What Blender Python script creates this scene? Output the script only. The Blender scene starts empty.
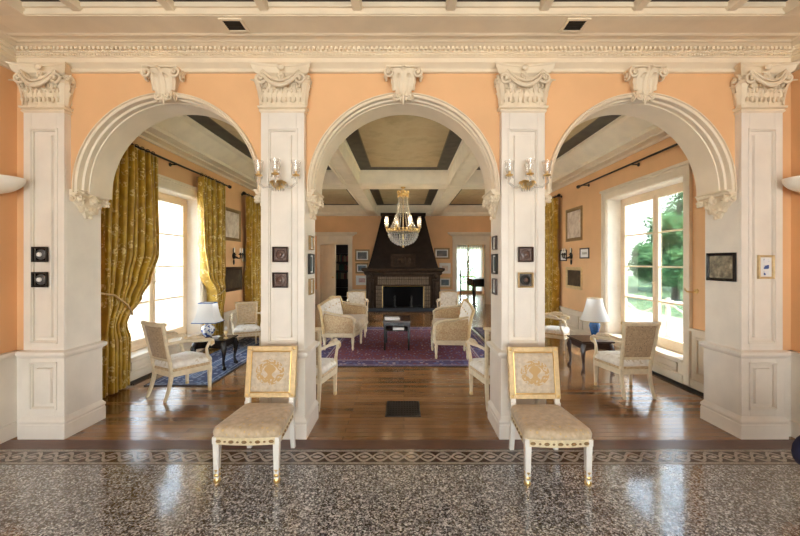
import bpy, math, random
from math import sin, cos, pi, radians, sqrt
from mathutils import Vector, Matrix
random.seed(7)
S = bpy.context.scene
COL = S.collection
H = 1.6; F = 380.0; VX = 404.0; VY = 262.0      # eye height, focal length in pixels, principal point

# ------------------------------------------------------------------ materials
class NT:
    def __init__(s, name):
        s.m = bpy.data.materials.new(name); s.m.use_nodes = True
        s.t = s.m.node_tree; s.t.nodes.clear()
        s.out = s.n('ShaderNodeOutputMaterial')
    def n(s, typ, **kw):
        nd = s.t.nodes.new(typ)
        for k, v in kw.items(): setattr(nd, k, v)
        return nd
    def l(s, a, b): s.t.links.new(a, b)
    def val(s, inp, v):
        if hasattr(v, 'is_linked') or isinstance(v, bpy.types.NodeSocket): s.l(v, inp)
        else: inp.default_value = v
    def math(s, op, a, b=0.0, c=0.0):
        nd = s.n('ShaderNodeMath', operation=op)
        s.val(nd.inputs[0], a); s.val(nd.inputs[1], b); s.val(nd.inputs[2], c)
        return nd.outputs[0]
    def coord(s, scale=(1, 1, 1), loc=(0, 0, 0), kind='Object'):
        tc = s.n('ShaderNodeTexCoord'); mp = s.n('ShaderNodeMapping')
        mp.inputs['Scale'].default_value = scale; mp.inputs['Location'].default_value = loc
        s.l(tc.outputs[kind], mp.inputs[0]); return mp.outputs[0]
    def noise(s, vec, scale, detail=3, rough=.5, out='Fac'):
        nd = s.n('ShaderNodeTexNoise'); s.l(vec, nd.inputs['Vector'])
        nd.inputs['Scale'].default_value = scale; nd.inputs['Detail'].default_value = detail
        nd.inputs['Roughness'].default_value = rough; return nd.outputs[out]
    def voro(s, vec, scale, out='Color', feature='F1'):
        nd = s.n('ShaderNodeTexVoronoi', feature=feature); s.l(vec, nd.inputs['Vector'])
        nd.inputs['Scale'].default_value = scale; return nd.outputs[out]
    def ramp(s, fac, stops, mode='LINEAR'):
        nd = s.n('ShaderNodeValToRGB'); nd.color_ramp.interpolation = mode
        e = nd.color_ramp.elements
        while len(e) < len(stops): e.new(.5)
        for i, (p, c) in enumerate(stops): e[i].position = p; e[i].color = (*c, 1)
        s.l(fac, nd.inputs[0]); return nd.outputs[0]
    def mix(s, fac, a, b, typ='MIX'):
        nd = s.n('ShaderNodeMix', data_type='RGBA', blend_type=typ)
        s.val(nd.inputs[0], fac)
        for i, v in ((6, a), (7, b)):
            if isinstance(v, tuple): nd.inputs[i].default_value = (*v, 1)
            else: s.l(v, nd.inputs[i])
        return nd.outputs[2]
    def sep(s, vec):
        nd = s.n('ShaderNodeSeparateXYZ'); s.l(vec, nd.inputs[0]); return nd.outputs
    def bsdf(s, col, rough=.5, metal=0, bump=None, bs=.2, bd=.01, **kw):
        p = s.n('ShaderNodeBsdfPrincipled')
        if isinstance(col, tuple): p.inputs['Base Color'].default_value = (*col, 1)
        else: s.l(col, p.inputs['Base Color'])
        s.val(p.inputs['Roughness'], rough); p.inputs['Metallic'].default_value = metal
        for k, v in kw.items(): s.val(p.inputs[k.replace('_', ' ')], v)
        if bump is not None:
            b = s.n('ShaderNodeBump'); b.inputs['Strength'].default_value = bs; b.inputs['Distance'].default_value = bd
            s.l(bump, b.inputs['Height']); s.l(b.outputs[0], p.inputs['Normal'])
        s.l(p.outputs[0], s.out.inputs[0]); return s.m

def paint(name, c, rough=.45, var=.06, scale=4, bump=.05, metal=0):
    t = NT(name); v = t.coord(); f = t.noise(v, scale, 5)
    d = tuple(x * (1 - var) for x in c); u = tuple(min(1, x * (1 + var)) for x in c)
    col = t.ramp(f, [(.3, d), (.7, u)])
    return t.bsdf(col, rough, metal, t.noise(v, scale * 12, 3), bump, .004)
M = {}
M['cream'] = paint('cream_paint', (.80, .69, .53), .42)
M['white'] = paint('ivory_gloss_paint', (.80, .74, .65), .33)
M['cornice'] = paint('warm_cream_plaster', (.78, .67, .50), .6)
M['orange'] = paint('apricot_wall_paint', (.77, .465, .235), .7, .07, 1.5, .12)
M['reveal'] = paint('window_reveal_paint', (.90, .84, .75), .5)
M['sash'] = paint('window_sash_paint', (.82, .66, .47), .4)
M['wood_trim'] = paint('cream_panel_paint', (.80, .70, .55), .4)
M['chairwhite'] = paint('aged_white_lacquer', (.80, .77, .70), .3, .05, 20)
M['chaircream'] = paint('worn_cream_lacquer', (.64, .53, .36), .35, .12, 20)
M['gold'] = paint('worn_gilding', (.62, .45, .23), .45, .15, 30, .1, .25)
M['brass'] = paint('polished_brass', (.72, .50, .20), .28, .08, 20, 0, .9)
M['black'] = paint('black_lacquer', (.012, .010, .010), .2, .1, 8)
M['iron'] = paint('dark_iron', (.03, .026, .022), .5, .1, 20, .1, .6)
M['darkwood'] = paint('dark_mahogany', (.040, .018, .012), .32, .25, 10)
M['fireback'] = paint('sooty_brick', (.012, .011, .012), .9)
M['dark_board'] = paint('dark_ceiling_board', (.05, .032, .025), .6)
M['beam'] = paint('beam_cream_paint', (.88, .79, .62), .5)
M['hearthwood'] = paint('dark_carved_oak', (.032, .018, .010), .7, .3, 10)
M['hoodblack'] = paint('black_hood_plaster', (.020, .012, .008), .85, .2, 6)
M['palegold'] = paint('pale_worn_gilding', (.74, .63, .40), .45, .12, 40, .1, .1)
M['darkgold'] = paint('dull_dark_gilding', (.30, .19, .08), .45, .2, 30, .1, .3)
M['navy'] = paint('navy_velvet', (.010, .012, .05), .8, .2, 30)
M['porcelain'] = paint('white_porcelain', (.85, .84, .82), .15, .02)
M['blueglaze'] = paint('blue_glaze', (.03, .11, .30), .12, .3, 25)
M['linen'] = None
M['shrub'] = paint('plaster_bowl', (.80, .74, .64), .5)
M['candle'] = paint('candle_wax', (.85, .80, .68), .5)
M['paper'] = paint('white_paper', (.8, .8, .78), .6)
M['stonewhite'] = paint('white_rail_paint', (.8, .8, .78), .5)
M['bark'] = paint('tree_bark', (.08, .06, .045), .9, .3, 8)

for _k in ('hearthwood', 'hoodblack', 'black'):
    for _n in M[_k].node_tree.nodes:
        if _n.type == 'BSDF_PRINCIPLED': _n.inputs['Specular IOR Level'].default_value = .15 if _k != 'black' else .3
def glass(name, tint=(.95, .97, .97), refl=.12):
    t = NT(name); tr = t.n('ShaderNodeBsdfTransparent'); tr.inputs[0].default_value = (*tint, 1)
    g = t.n('ShaderNodeBsdfGlossy'); g.inputs['Roughness'].default_value = .03
    fr = t.n('ShaderNodeFresnel'); fr.inputs[0].default_value = 1.45
    f = t.math('ADD', fr.outputs[0], refl); f = t.math('MINIMUM', f, .9)
    mx = t.n('ShaderNodeMixShader'); t.l(f, mx.inputs[0]); t.l(tr.outputs[0], mx.inputs[1]); t.l(g.outputs[0], mx.inputs[2])
    t.l(mx.outputs[0], t.out.inputs[0]); return t.m
M['pane'] = glass('window_glass', (.96, .98, .98), 0)
def crystal():
    t = NT('cut_crystal'); tr = t.n('ShaderNodeBsdfTransparent'); tr.inputs[0].default_value = (.97, .97, .96, 1)
    g = t.n('ShaderNodeBsdfGlossy'); g.inputs['Roughness'].default_value = .12
    d = t.n('ShaderNodeBsdfTranslucent'); d.inputs[0].default_value = (.95, .93, .88, 1); d2 = t.n('ShaderNodeBsdfDiffuse'); d2.inputs[0].default_value = (.95, .93, .88, 1)
    m0 = t.n('ShaderNodeMixShader'); m0.inputs[0].default_value = .5; t.l(d.outputs[0], m0.inputs[1]); t.l(d2.outputs[0], m0.inputs[2])
    m1 = t.n('ShaderNodeMixShader'); m1.inputs[0].default_value = .35; t.l(m0.outputs[0], m1.inputs[1]); t.l(g.outputs[0], m1.inputs[2])
    m2 = t.n('ShaderNodeMixShader'); m2.inputs[0].default_value = .30; t.l(tr.outputs[0], m2.inputs[1]); t.l(m1.outputs[0], m2.inputs[2])
    t.l(m2.outputs[0], t.out.inputs[0]); return t.m
M['crystal'] = crystal()

def fabric(name, c1, c2, scale=60, motif=None):
    t = NT(name); v = t.coord(); w = t.noise(v, scale, 3)
    col = t.ramp(w, [(.35, c1), (.65, c2)])
    if motif:
        mc, ms, th = motif
        d = t.voro(v, ms, 'Distance'); k = t.math('LESS_THAN', d, th)
        n2 = t.noise(v, ms * 2.2, 2); k2 = t.math('GREATER_THAN', n2, .45); k = t.math('MULTIPLY', k, k2)
        col = t.mix(k, col, mc)
    return t.bsdf(col, .75, 0, t.noise(v, scale * 6, 2), .25, .002, Sheen_Weight=.3)
M['damask'] = fabric('cream_gold_damask', (.47, .36, .225), (.61, .49, .335), 25, ((.62, .44, .2), 26, .25))
M['damask_dark'] = fabric('tan_damask', (.42, .285, .145), (.56, .41, .235), 40, ((.40, .22, .10), 30, .3))
M['silk'] = fabric('white_silk_damask', (.66, .60, .52), (.80, .75, .66), 18, ((.58, .49, .36), 12, .28))
M['canvas'] = fabric('taupe_damask', (.33, .225, .125), (.46, .33, .20), 50, ((.16, .11, .07), 40, .28))
def curtain_mat():
    t = NT('mustard_brocade'); v = t.coord()
    base = t.ramp(t.noise(v, 9, 4), [(.35, (.38, .215, .010)), (.65, (.58, .36, .025))])
    d = t.voro(v, 7.5, 'Distance'); n2 = t.noise(v, 34, 2)
    k = t.math('MULTIPLY', t.math('LESS_THAN', d, .42), t.math('GREATER_THAN', n2, .53))
    col = t.mix(k, base, (.75, .58, .22))
    p = t.n('ShaderNodeBsdfPrincipled'); t.l(col, p.inputs['Base Color']); p.inputs['Roughness'].default_value = .5
    p.inputs['Sheen Weight'].default_value = .3
    tl = t.n('ShaderNodeBsdfTranslucent'); t.l(col, tl.inputs[0])
    mx = t.n('ShaderNodeMixShader'); mx.inputs[0].default_value = .07
    t.l(p.outputs[0], mx.inputs[1]); t.l(tl.outputs[0], mx.inputs[2]); t.l(mx.outputs[0], t.out.inputs[0]); return t.m
M['curtain'] = curtain_mat()
def shade_mat(name, c, tr=.5):
    t = NT(name); p = t.n('ShaderNodeBsdfDiffuse'); p.inputs[0].default_value = (*c, 1)
    tl = t.n('ShaderNodeBsdfTranslucent'); tl.inputs[0].default_value = (*c, 1)
    mx = t.n('ShaderNodeMixShader'); mx.inputs[0].default_value = tr
    t.l(p.outputs[0], mx.inputs[1]); t.l(tl.outputs[0], mx.inputs[2]); t.l(mx.outputs[0], t.out.inputs[0]); return t.m
M['lampshade'] = shade_mat('pale_silk_shade', (.82, .80, .76), .35)
M['lace'] = shade_mat('sheer_white_curtain', (.85, .86, .86), .5)
def bluewhite():
    t = NT('blue_and_white_porcelain'); v = t.coord(); n = t.noise(v, 22, 3)
    return t.bsdf(t.ramp(n, [(.48, (.82, .83, .85)), (.54, (.04, .09, .30))]), .12)
M['bluewhite'] = bluewhite()
def planks():
    t = NT('oak_plank_floor'); v = t.coord()
    b = t.n('ShaderNodeTexBrick'); t.l(v, b.inputs['Vector']); b.offset = .37; b.offset_frequency = 2
    b.inputs['Scale'].default_value = 1; b.inputs['Brick Width'].default_value = 1.5; b.inputs['Row Height'].default_value = .085
    b.inputs['Mortar Size'].default_value = .0016; b.inputs['Bias'].default_value = 0
    b.inputs['Color1'].default_value = (.21, .092, .030, 1); b.inputs['Color2'].default_value = (.37, .185, .070, 1)
    b.inputs['Mortar'].default_value = (.05, .022, .01, 1)
    g = t.noise(t.coord((1.2, 22, 1)), 5, 5, .6)
    col = t.mix(.55, b.outputs[0], t.ramp(g, [(.3, (.45, .42, .40)), (.7, (1, 1, 1))]), 'MULTIPLY')
    r = t.math('MULTIPLY_ADD', g, .14, .12)
    return t.bsdf(col, r, 0, t.math('ADD', b.outputs[1], t.math('MULTIPLY', t.noise(t.coord((.6, 6, 1)), 4, 2), -1.4)), .22, .0035, Coat_Weight=.45, Coat_Roughness=.09)
M['planks'] = planks()
def darkplank():
    t = NT('dark_threshold_board'); g = t.noise(t.coord((1.5, 20, 1)), 5, 5, .6)
    return t.bsdf(t.ramp(g, [(.3, (.09, .04, .028)), (.7, (.17, .08, .055))]), .32)
M['threshold'] = darkplank()
def terrazzo():
    t = NT('terrazzo_tiles'); v = t.coord()
    wn = t.noise(v, 160, 2, .5, 'Color'); 
    wv = t.mix(.02, v, wn, 'ADD')
    c = t.voro(wv, 118, 'Color'); s = t.sep(c)
    col = t.ramp(s[0], [(0, (.018, .019, .024)), (.26, (.08, .082, .095)), (.45, (.27, .28, .305)), (.66, (.52, .54, .58)), (.86, (.86, .89, .94))], 'CONSTANT')
    big = t.noise(v, 1.3, 3); col = t.mix(.35, col, t.ramp(big, [(.3, (.78, .74, .70)), (.7, (1, 1, 1))]), 'MULTIPLY')
    x, y, z = t.sep(v)
    def joint(a, off):
        f = t.math('FRACT', t.math('DIVIDE', t.math('ADD', a, off), .33))
        return t.math('LESS_THAN', t.math('ABSOLUTE', t.math('SUBTRACT', f, .5)), .009)
    j = t.math('MAXIMUM', joint(x, 33 + .165 - .12), joint(y, 33 + .165 - 3.0 + .33 * 3))
    col = t.mix(t.math('MULTIPLY', j, .5), col, (.03, .028, .028))
    r = t.math('MULTIPLY_ADD', big, .10, .10)
    return t.bsdf(col, r, 0, t.math('SUBTRACT', t.math('MULTIPLY', big, .5), j), .06, .001, Coat_Weight=1.0, Coat_Roughness=.09)
M['terrazzo'] = terrazzo()
def guilloche():
    t = NT('guilloche_mosaic'); v = t.coord(); x, y, z = t.sep(v)
    
    d = t.math('MULTIPLY', t.math('SUBTRACT', y, 3.122), .90); ad = t.math('ABSOLUTE', d)
    sn = t.math('ABSOLUTE', t.math('SINE', t.math('MULTIPLY', x, pi / .13)))
    curve = t.math('MULTIPLY', sn, .055)
    strand = t.math('LESS_THAN', t.math('ABSOLUTE', t.math('SUBTRACT', ad, curve)), .015)
    eye = t.math('MULTIPLY', t.math('LESS_THAN', ad, t.math('MULTIPLY_ADD', sn, .05, -.030)), 1)
    edge = t.math('MULTIPLY', t.math('GREATER_THAN', ad, .075), t.math('LESS_THAN', ad, .105))
    rim = t.math('GREATER_THAN', ad, .105)
    col = t.mix(strand, (.075, .032, .028), (.50, .46, .42)); col = t.mix(eye, col, (.55, .50, .46))
    col = t.mix(edge, col, (.42, .385, .35)); col = t.mix(rim, col, (.03, .026, .025))
    chip = t.voro(v, 110, 'Color'); cs = t.sep(chip)
    col = t.mix(.6, col, t.ramp(cs[0], [(0, (.35, .33, .32)), (1, (1.0, 1.0, 1.0))]), 'MULTIPLY')
    return t.bsdf(col, .22, Coat_Weight=.2, Coat_Roughness=.1)
M['guilloche'] = guilloche()
def rug(name, hx, hy, field, field2, border, border2, line):
    t = NT(name); v = t.coord(); x, y, z = t.sep(v)
    dx = t.math('SUBTRACT', hx, t.math('ABSOLUTE', x)); dy = t.math('SUBTRACT', hy, t.math('ABSOLUTE', y))
    d = t.math('MINIMUM', dx, dy)
    vd = t.voro(v, 19, 'Distance'); vc = t.sep(t.voro(v, 19, 'Color'))[0]
    mot = t.math('MULTIPLY', t.math('LESS_THAN', vd, .34), 1)
    fld = t.mix(mot, field, t.ramp(vc, [(0, field2), (.5, border2), (.8, line)], 'CONSTANT'))
    brd = t.mix(t.math('LESS_THAN', t.voro(v, 15, 'Distance'), .42), border, t.ramp(t.sep(t.voro(v, 15, 'Color'))[1], [(0, border2), (.5, line), (.75, field)], 'CONSTANT'))
    col = t.mix(t.math('LESS_THAN', d, .36), fld, brd)
    for a, b in ((0, .03), (.08, .095), (.34, .365), (.39, .40)):
        k = t.math('MULTIPLY', t.math('GREATER_THAN', d, a), t.math('LESS_THAN', d, b)); col = t.mix(k, col, line)
    col = t.mix(t.math('LESS_THAN', d, .02), col, (.03, .02, .02))
    return t.bsdf(col, .9, 0, t.noise(v, 260, 2), .4, .004)
def rugart(name, cs, scale=6):
    t = NT(name); v = t.coord(); n = t.noise(v, scale, 5, .65)
    k = len(cs); return t.bsdf(t.ramp(n, [(.25 + .5 * i / (k - 1), c) for i, c in enumerate(cs)]), .35)
def coffer_mat(name, hx, hy):
    t = NT(name); v = t.coord(); x, y, z = t.sep(v)
    d = t.math('MINIMUM', t.math('SUBTRACT', hx, t.math('ABSOLUTE', x)), t.math('SUBTRACT', hy, t.math('ABSOLUTE', y)))
    n = t.noise(v, 1.6, 6, .6)
    tan = t.ramp(n, [(.3, (.36, .28, .14)), (.5, (.54, .43, .24)), (.7, (.46, .33, .17))])
    dark = t.ramp(t.noise(v, 5, 5), [(.3, (.045, .038, .028)), (.7, (.095, .08, .055))])
    col = t.mix(t.math('LESS_THAN', d, .28), tan, dark)
    k = t.math('MULTIPLY', t.math('GREATER_THAN', d, .27), t.math('LESS_THAN', d, .29)); col = t.mix(k, col, (.16, .12, .06))
    return t.bsdf(col, .6)
def leafmat(name, c1, c2):
    t = NT(name); v = t.coord(); n = t.noise(v, 3, 4)
    col = t.ramp(n, [(.35, c1), (.65, c2)]); p = t.n('ShaderNodeBsdfDiffuse'); t.l(col, p.inputs[0])
    tl = t.n('ShaderNodeBsdfTranslucent'); t.l(col, tl.inputs[0]); mx = t.n('ShaderNodeMixShader'); mx.inputs[0].default_value = .35
    t.l(p.outputs[0], mx.inputs[1]); t.l(tl.outputs[0], mx.inputs[2]); t.l(mx.outputs[0], t.out.inputs[0]); return t.m
M['leaf'] = leafmat('tree_leaves', (.06, .15, .07), (.20, .36, .16))
M['lawn'] = paint('lawn_grass', (.05, .10, .035), .9, .3, 3, .3)
M['paving'] = paint('pale_terrace_stone', (.40, .34, .27), .8, .12, 2)

# ------------------------------------------------------------------ mesh builder
class MB:
    def __init__(s): s.v = []; s.f = []; s.mi = []; s.k = 0
    def add(s, vs, fs):
        o = len(s.v); s.v += [tuple(p) for p in vs]; s.f += [tuple(i + o for i in f) for f in fs]; s.mi += [s.k] * len(fs); return s
    def box(s, x0, x1, y0, y1, z0, z1):
        vs = [(x, y, z) for z in (z0, z1) for y in (y0, y1) for x in (x0, x1)]
        return s.add(vs, [(0, 2, 3, 1), (4, 5, 7, 6), (0, 1, 5, 4), (2, 6, 7, 3), (0, 4, 6, 2), (1, 3, 7, 5)])
    def cbox(s, c, d, rot=None):
        m = rot or Matrix.Identity(3); c = Vector(c)
        vs = [c + m @ Vector((x * d[0] / 2, y * d[1] / 2, z * d[2] / 2)) for z in (-1, 1) for y in (-1, 1) for x in (-1, 1)]
        return s.add(vs, [(0, 2, 3, 1), (4, 5, 7, 6), (0, 1, 5, 4), (2, 6, 7, 3), (0, 4, 6, 2), (1, 3, 7, 5)])
    def loft(s, rings, closed=True, caps=True):
        n = len(rings[0]); vs = [p for r in rings for p in r]; fs = []
        for i in range(len(rings) - 1):
            for j in range(n if closed else n - 1):
                a = i * n + j; b = i * n + (j + 1) % n; fs.append((a, b, b + n, a + n))
        if caps and closed: fs.append(tuple(reversed(range(n)))); fs.append(tuple(range((len(rings) - 1) * n, len(rings) * n)))
        return s.add(vs, fs)
    def stack(s, x0, x1, y0, y1, prof):
        return s.loft([[(x0 - o, y0 - o, z), (x1 + o, y0 - o, z), (x1 + o, y1 + o, z), (x0 - o, y1 + o, z)] for z, o in prof])
    def lathe(s, prof, c=(0, 0, 0), seg=20, axis='Z', sx=1, sy=1):
        rings = []
        for r, z in prof:
            ring = []
            for i in range(seg):
                a = 2 * pi * i / seg; p = (r * cos(a) * sx, r * sin(a) * sy, z)
                if axis == 'Y': p = (p[0], -p[2], p[1])
                if axis == 'X': p = (p[2], p[0], p[1])
                ring.append((p[0] + c[0], p[1] + c[1], p[2] + c[2]))
            rings.append(ring)
        return s.loft(rings)
    def ball(s, c, r, seg=12, rings=8, sc=(1, 1, 1)):
        pr = [(max(1e-4, r * sin(pi * i / rings)), -r * cos(pi * i / rings)) for i in range(rings + 1)]
        return s.loft([[(c[0] + q * cos(2 * pi * j / seg) * sc[0], c[1] + q * sin(2 * pi * j / seg) * sc[1], c[2] + z * sc[2]) for j in range(seg)] for q, z in pr])
    def octa(s, c, r, h):
        x, y, z = c
        return s.add([(x + r, y, z), (x, y + r, z), (x - r, y, z), (x, y - r, z), (x, y, z + h), (x, y, z - h)],
                     [(0, 1, 4), (1, 2, 4), (2, 3, 4), (3, 0, 4), (1, 0, 5), (2, 1, 5), (3, 2, 5), (0, 3, 5)])
    def tube(s, path, r, seg=8, flat=1.0):
        P = [Vector(p) for p in path]; n = len(P); rs = r if isinstance(r, (list, tuple)) else [r] * n
        rings = []; up = None
        for i in range(n):
            t = (P[min(i + 1, n - 1)] - P[max(i - 1, 0)])
            t = t.normalized() if t.length > 1e-9 else Vector((0, 0, 1))
            if up is None: up = Vector((0, 0, 1)) if abs(t.z) < .9 else Vector((0, 1, 0))
            a = t.cross(up)
            if a.length < 1e-4: a = t.orthogonal()
            a.normalize(); b = a.cross(t).normalized(); up = b
            rings.append([P[i] + (a * cos(2 * pi * j / seg) + b * sin(2 * pi * j / seg) * flat) * rs[i] for j in range(seg)])
        return s.loft(rings)
    def prism(s, poly, a0, a1, axis='X'):
        # poly of (p, q); axis X: (x, p=y, q=z); axis Y: (p=x, y, q=z); axis Z: (p, q, z)
        f = {'X': lambda a, p, q: (a, p, q), 'Y': lambda a, p, q: (p, a, q), 'Z': lambda a, p, q: (p, q, a)}[axis]
        return s.loft([[f(a, p, q) for p, q in poly] for a in (a0, a1)])
    def strip(s, path, widths, side, th):
        # flat tapering ribbon along path, width along 'side', thickness th
        P = [Vector(p) for p in path]; side = Vector(side).normalized(); rings = []
        n = len(P)
        for i in range(n):
            t = (P[min(i + 1, n - 1)] - P[max(i - 1, 0)]).normalized(); nn = side.cross(t).normalized()
            w = widths[i] / 2; k = th * (1 if i < n - 1 else .4)
            rings.append([P[i] - side * w, P[i] - nn * k * .3 + side * 0 + nn * -k * .5, P[i] + side * w, P[i] + nn * k])
        return s.loft(rings)
    def build(s, name, mat, parent=None, smooth=True, bevel=0, mats=None, ang=.7, sub=0):
        me = bpy.data.meshes.new(name); me.from_pydata(s.v, [], s.f)
        for mm in (mats or [mat]): me.materials.append(M[mm] if isinstance(mm, str) else mm)
        if mats:
            for p, i in zip(me.polygons, s.mi): p.material_index = i
        import bmesh
        bm = bmesh.new(); bm.from_mesh(me); bmesh.ops.recalc_face_normals(bm, faces=bm.faces); bm.to_mesh(me); bm.free()
        if smooth:
            for p in me.polygons: p.use_smooth = True
            if not sub: me.set_sharp_from_angle(angle=ang)
        o = bpy.data.objects.new(name, me); COL.objects.link(o)
        if parent: o.parent = parent
        if bevel:
            b = o.modifiers.new('edge', 'BEVEL'); b.width = bevel; b.segments = 2; b.limit_method = 'ANGLE'; b.angle_limit = .6
        if sub:
            b = o.modifiers.new('round', 'SUBSURF'); b.levels = sub; b.render_levels = sub
        return o

def thing(name, label, cat, loc=(0, 0, 0), rz=0, group=None):
    o = bpy.data.objects.new(name, None); o.empty_display_size = .1; COL.objects.link(o)
    o.location = loc; o.rotation_euler = (0, 0, rz); o['label'] = label; o['category'] = cat
    if group: o['group'] = group
    return o
def tag(o, label, cat, group=None, kind=None):
    o['label'] = label; o['category'] = cat
    if group: o['group'] = group
    if kind: o['kind'] = kind
    return o
def struct(o): o['kind'] = 'structure'; return o
def copy_tree(o, parent=None, mirror=False):
    c = o.copy(); COL.objects.link(c); c.parent = parent
    for ch in [x for x in S.objects if x.parent == o]: copy_tree(ch, c)
    return c

# ------------------------------------------------------------------ room dimensions
WX = 3.7            # salon side walls
YB = 14.4           # salon end wall
PF, WF, PB = 3.45, 3.52, 3.87   # pier front, spandrel front, arcade back
ZC = 3.65
HX = 3.585          # hall side walls
CX = -.01
# floors
struct(MB().box(-4.0, 4.0, -4.2, 2.995, -.1, 0).build('floor_hall', 'terrazzo', smooth=False))
struct(MB().box(-4.0, 4.0, 2.9955, 3.25, -.1, 0).build('floor_border', 'guilloche', smooth=False))
struct(MB().box(-4.0, 4.0, 3.2505, 3.42, -.1, 0).build('floor_threshold', 'threshold', smooth=False))
struct(MB().box(-4.05, 4.05, 3.4205, 19.5, -.1, 0).build('floor_salon', 'planks', smooth=False))

# side walls of the salon, with two window openings each
WIN = [(5.0, 6.92), (9.75, 11.6)]
ZS, ZT = .28, 2.74
for side, nm in ((-1, 'left'), (1, 'right')):
    mb = MB(); a, b = sorted((side * WX, side * (WX + .36)))
    ys = [PB - .35] + [y for w in WIN for y in w] + [YB + .2]
    for i in range(0, len(ys), 2): mb.box(a, b, ys[i], ys[i + 1], 0, 3.72)
    for w in WIN: mb.box(a, b, w[0], w[1], ZT, 3.72); mb.box(a, b, w[0], w[1], 0, ZS)
    struct(mb.build('wall_' + nm, 'orange', smooth=False))
    # wainscot, rails and baseboard
    mb = MB(); t = .025
    def pan(y0, y1, z0, z1, mb=mb, side=side):
        x0, x1 = sorted((side * WX, side * (WX - t))); mb.box(x0, x1, y0, y1, z0, z1)
    def raised(y0, y1, z0, z1, mb=mb, side=side):
        x0, x1 = sorted((side * (WX - t), side * (WX - t - .018)))
        mb.box(x0, x1, y0, y1, z0, z0 + .03); mb.box(x0, x1, y0, y1, z1 - .03, z1); mb.box(x0, x1, y0, y0 + .03, z0, z1); mb.box(x0, x1, y1 - .03, y1, z0, z1)
    segs = [(PB, 4.86, .72), (5.0, 6.92, ZS), (7.06, 9.6, .53), (9.75, 11.6, ZS), (11.75, YB, .53)]
    for y0, y1, z1 in segs:
        pan(y0, y1, 0, z1)
        x0, x1 = sorted((side * WX, side * (WX - .055)))
        mb.box(x0, x1, y0, y1, z1 - .0, z1 + .035); mb.box(*sorted((side * WX, side * (WX - .045))), y0, y1, 0, .11)
        if z1 > .4:
            n = max(1, round((y1 - y0) / .75)); w = (y1 - y0) / n
            for k in range(n): raised(y0 + k * w + .08, y0 + (k + 1) * w - .08, .18, z1 - .07)
        else: raised(y0 + .1, y1 - .1, .13, z1 - .03)
    struct(mb.build('baseboard_' + nm, 'wood_trim', smooth=False, bevel=.004))

def casement(n, side, y0, y1, vis=True):
    """window: casing, white reveal, two leaves with four panes each"""
    root = bpy.data.objects.new('window_%d' % n, None); COL.objects.link(root); root['kind'] = 'structure'
    root.location = (side * WX, (y0 + y1) / 2, ZS); w = (y1 - y0); h = ZT - ZS
    s = side
    def bx(mb, x0, x1, ya, yb, za, zb): mb.box(*sorted((s * x0, s * x1)), ya, yb, za, zb)
    mb = MB(); c = .13
    for ya, yb in ((-w / 2 - c, -w / 2), (w / 2, w / 2 + c)): bx(mb, -.03, .0, ya, yb, -ZS, h + c)
    bx(mb, -.03, 0, -w / 2, w / 2, h, h + c); bx(mb, -.06, 0, -w / 2 - c - .03, w / 2 + c + .03, h + c, h + c + .04)
    for ya, yb in ((-w / 2 - c, -w / 2 - c + .03), (w / 2 + c - .03, w / 2 + c)): bx(mb, -.045, -.03, ya, yb, -ZS, h + c)
    bx(mb, -.045, -.03, -w / 2 - c, w / 2 + c, h + c - .03, h + c)
    mb.build('window_casing', 'wood_trim', root, False, .004)
    mb = MB(); bx(mb, .0, .35, -w / 2, -w / 2 + .012, 0, h); bx(mb, 0, .35, w / 2 - .012, w / 2, 0, h); bx(mb, 0, .35, -w / 2, w / 2, h - .012, h); bx(mb, -.02, .35, -w / 2, w / 2, -.0, .02)
    mb.build('window_reveal', 'reveal', root, False)
    xf = .24; ft = .05
    mb = MB()
    for ya, yb in ((-w / 2 + .012, -w / 2 + .07), (w / 2 - .07, w / 2 - .012)): bx(mb, xf, xf + ft + .02, ya, yb, .02, h - .012)
    bx(mb, xf, xf + ft + .02, -w / 2, w / 2, h - .07, h - .012); bx(mb, xf, xf + ft + .02, -w / 2, w / 2, .02, .07)
    mb.build('window_frame', 'sash', root, False, .004)
    for sg in (-1, 1):
        ya, yb = sorted((sg * .0, sg * (w / 2 - .07)))
        z0, z1 = .07, h - .07; st = .065
        mb = MB(); bx(mb, xf, xf + ft, ya, ya + st, z0, z1); bx(mb, xf, xf + ft, yb - st, yb, z0, z1)
        bx(mb, xf, xf + ft, ya + st, yb - st, z0, z0 + .10); bx(mb, xf, xf + ft, ya + st, yb - st, z1 - .07, z1)
        hh = (z1 - .07 - z0 - .10)
        for k in range(1, 4):
            zz = z0 + .10 + hh * k / 4; bx(mb, xf + .01, xf + ft - .01, ya + st, yb - st, zz - .012, zz + .012)
        leaf = mb.build('sash', 'sash', root, False, .004)
        mb = MB(); bx(mb, xf + .022, xf + .028, ya + st - .004, yb - st + .004, z0 + .1, z1 - .07); mb.build('pane', 'pane', leaf, False)
    mb = MB(); mb.tube([(s * (xf - .012), 0, .1), (s * (xf - .012), 0, h - .1)], .007, 6); mb.ball((s * (xf - .025), 0, 1.0), .022); mb.build('window_bolt', 'sash', root)
    portal((s * (WX + .34), (y0 + y1) / 2, ZS + h / 2), (0, radians(90) * s, 0), h, w)
    return root
def portal(loc, rot, sx, sy):
    l = bpy.data.lights.new('window_daylight', 'AREA'); l.shape = 'RECTANGLE'; l.size = sx; l.size_y = sy
    l.cycles.is_portal = True
    o = bpy.data.objects.new('window_daylight', l); COL.objects.link(o); o.location = loc; o.rotation_euler = rot; return o
n = 1
for side in (-1, 1):
    for w in WIN: casement(n, side, *w); n += 1

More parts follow.
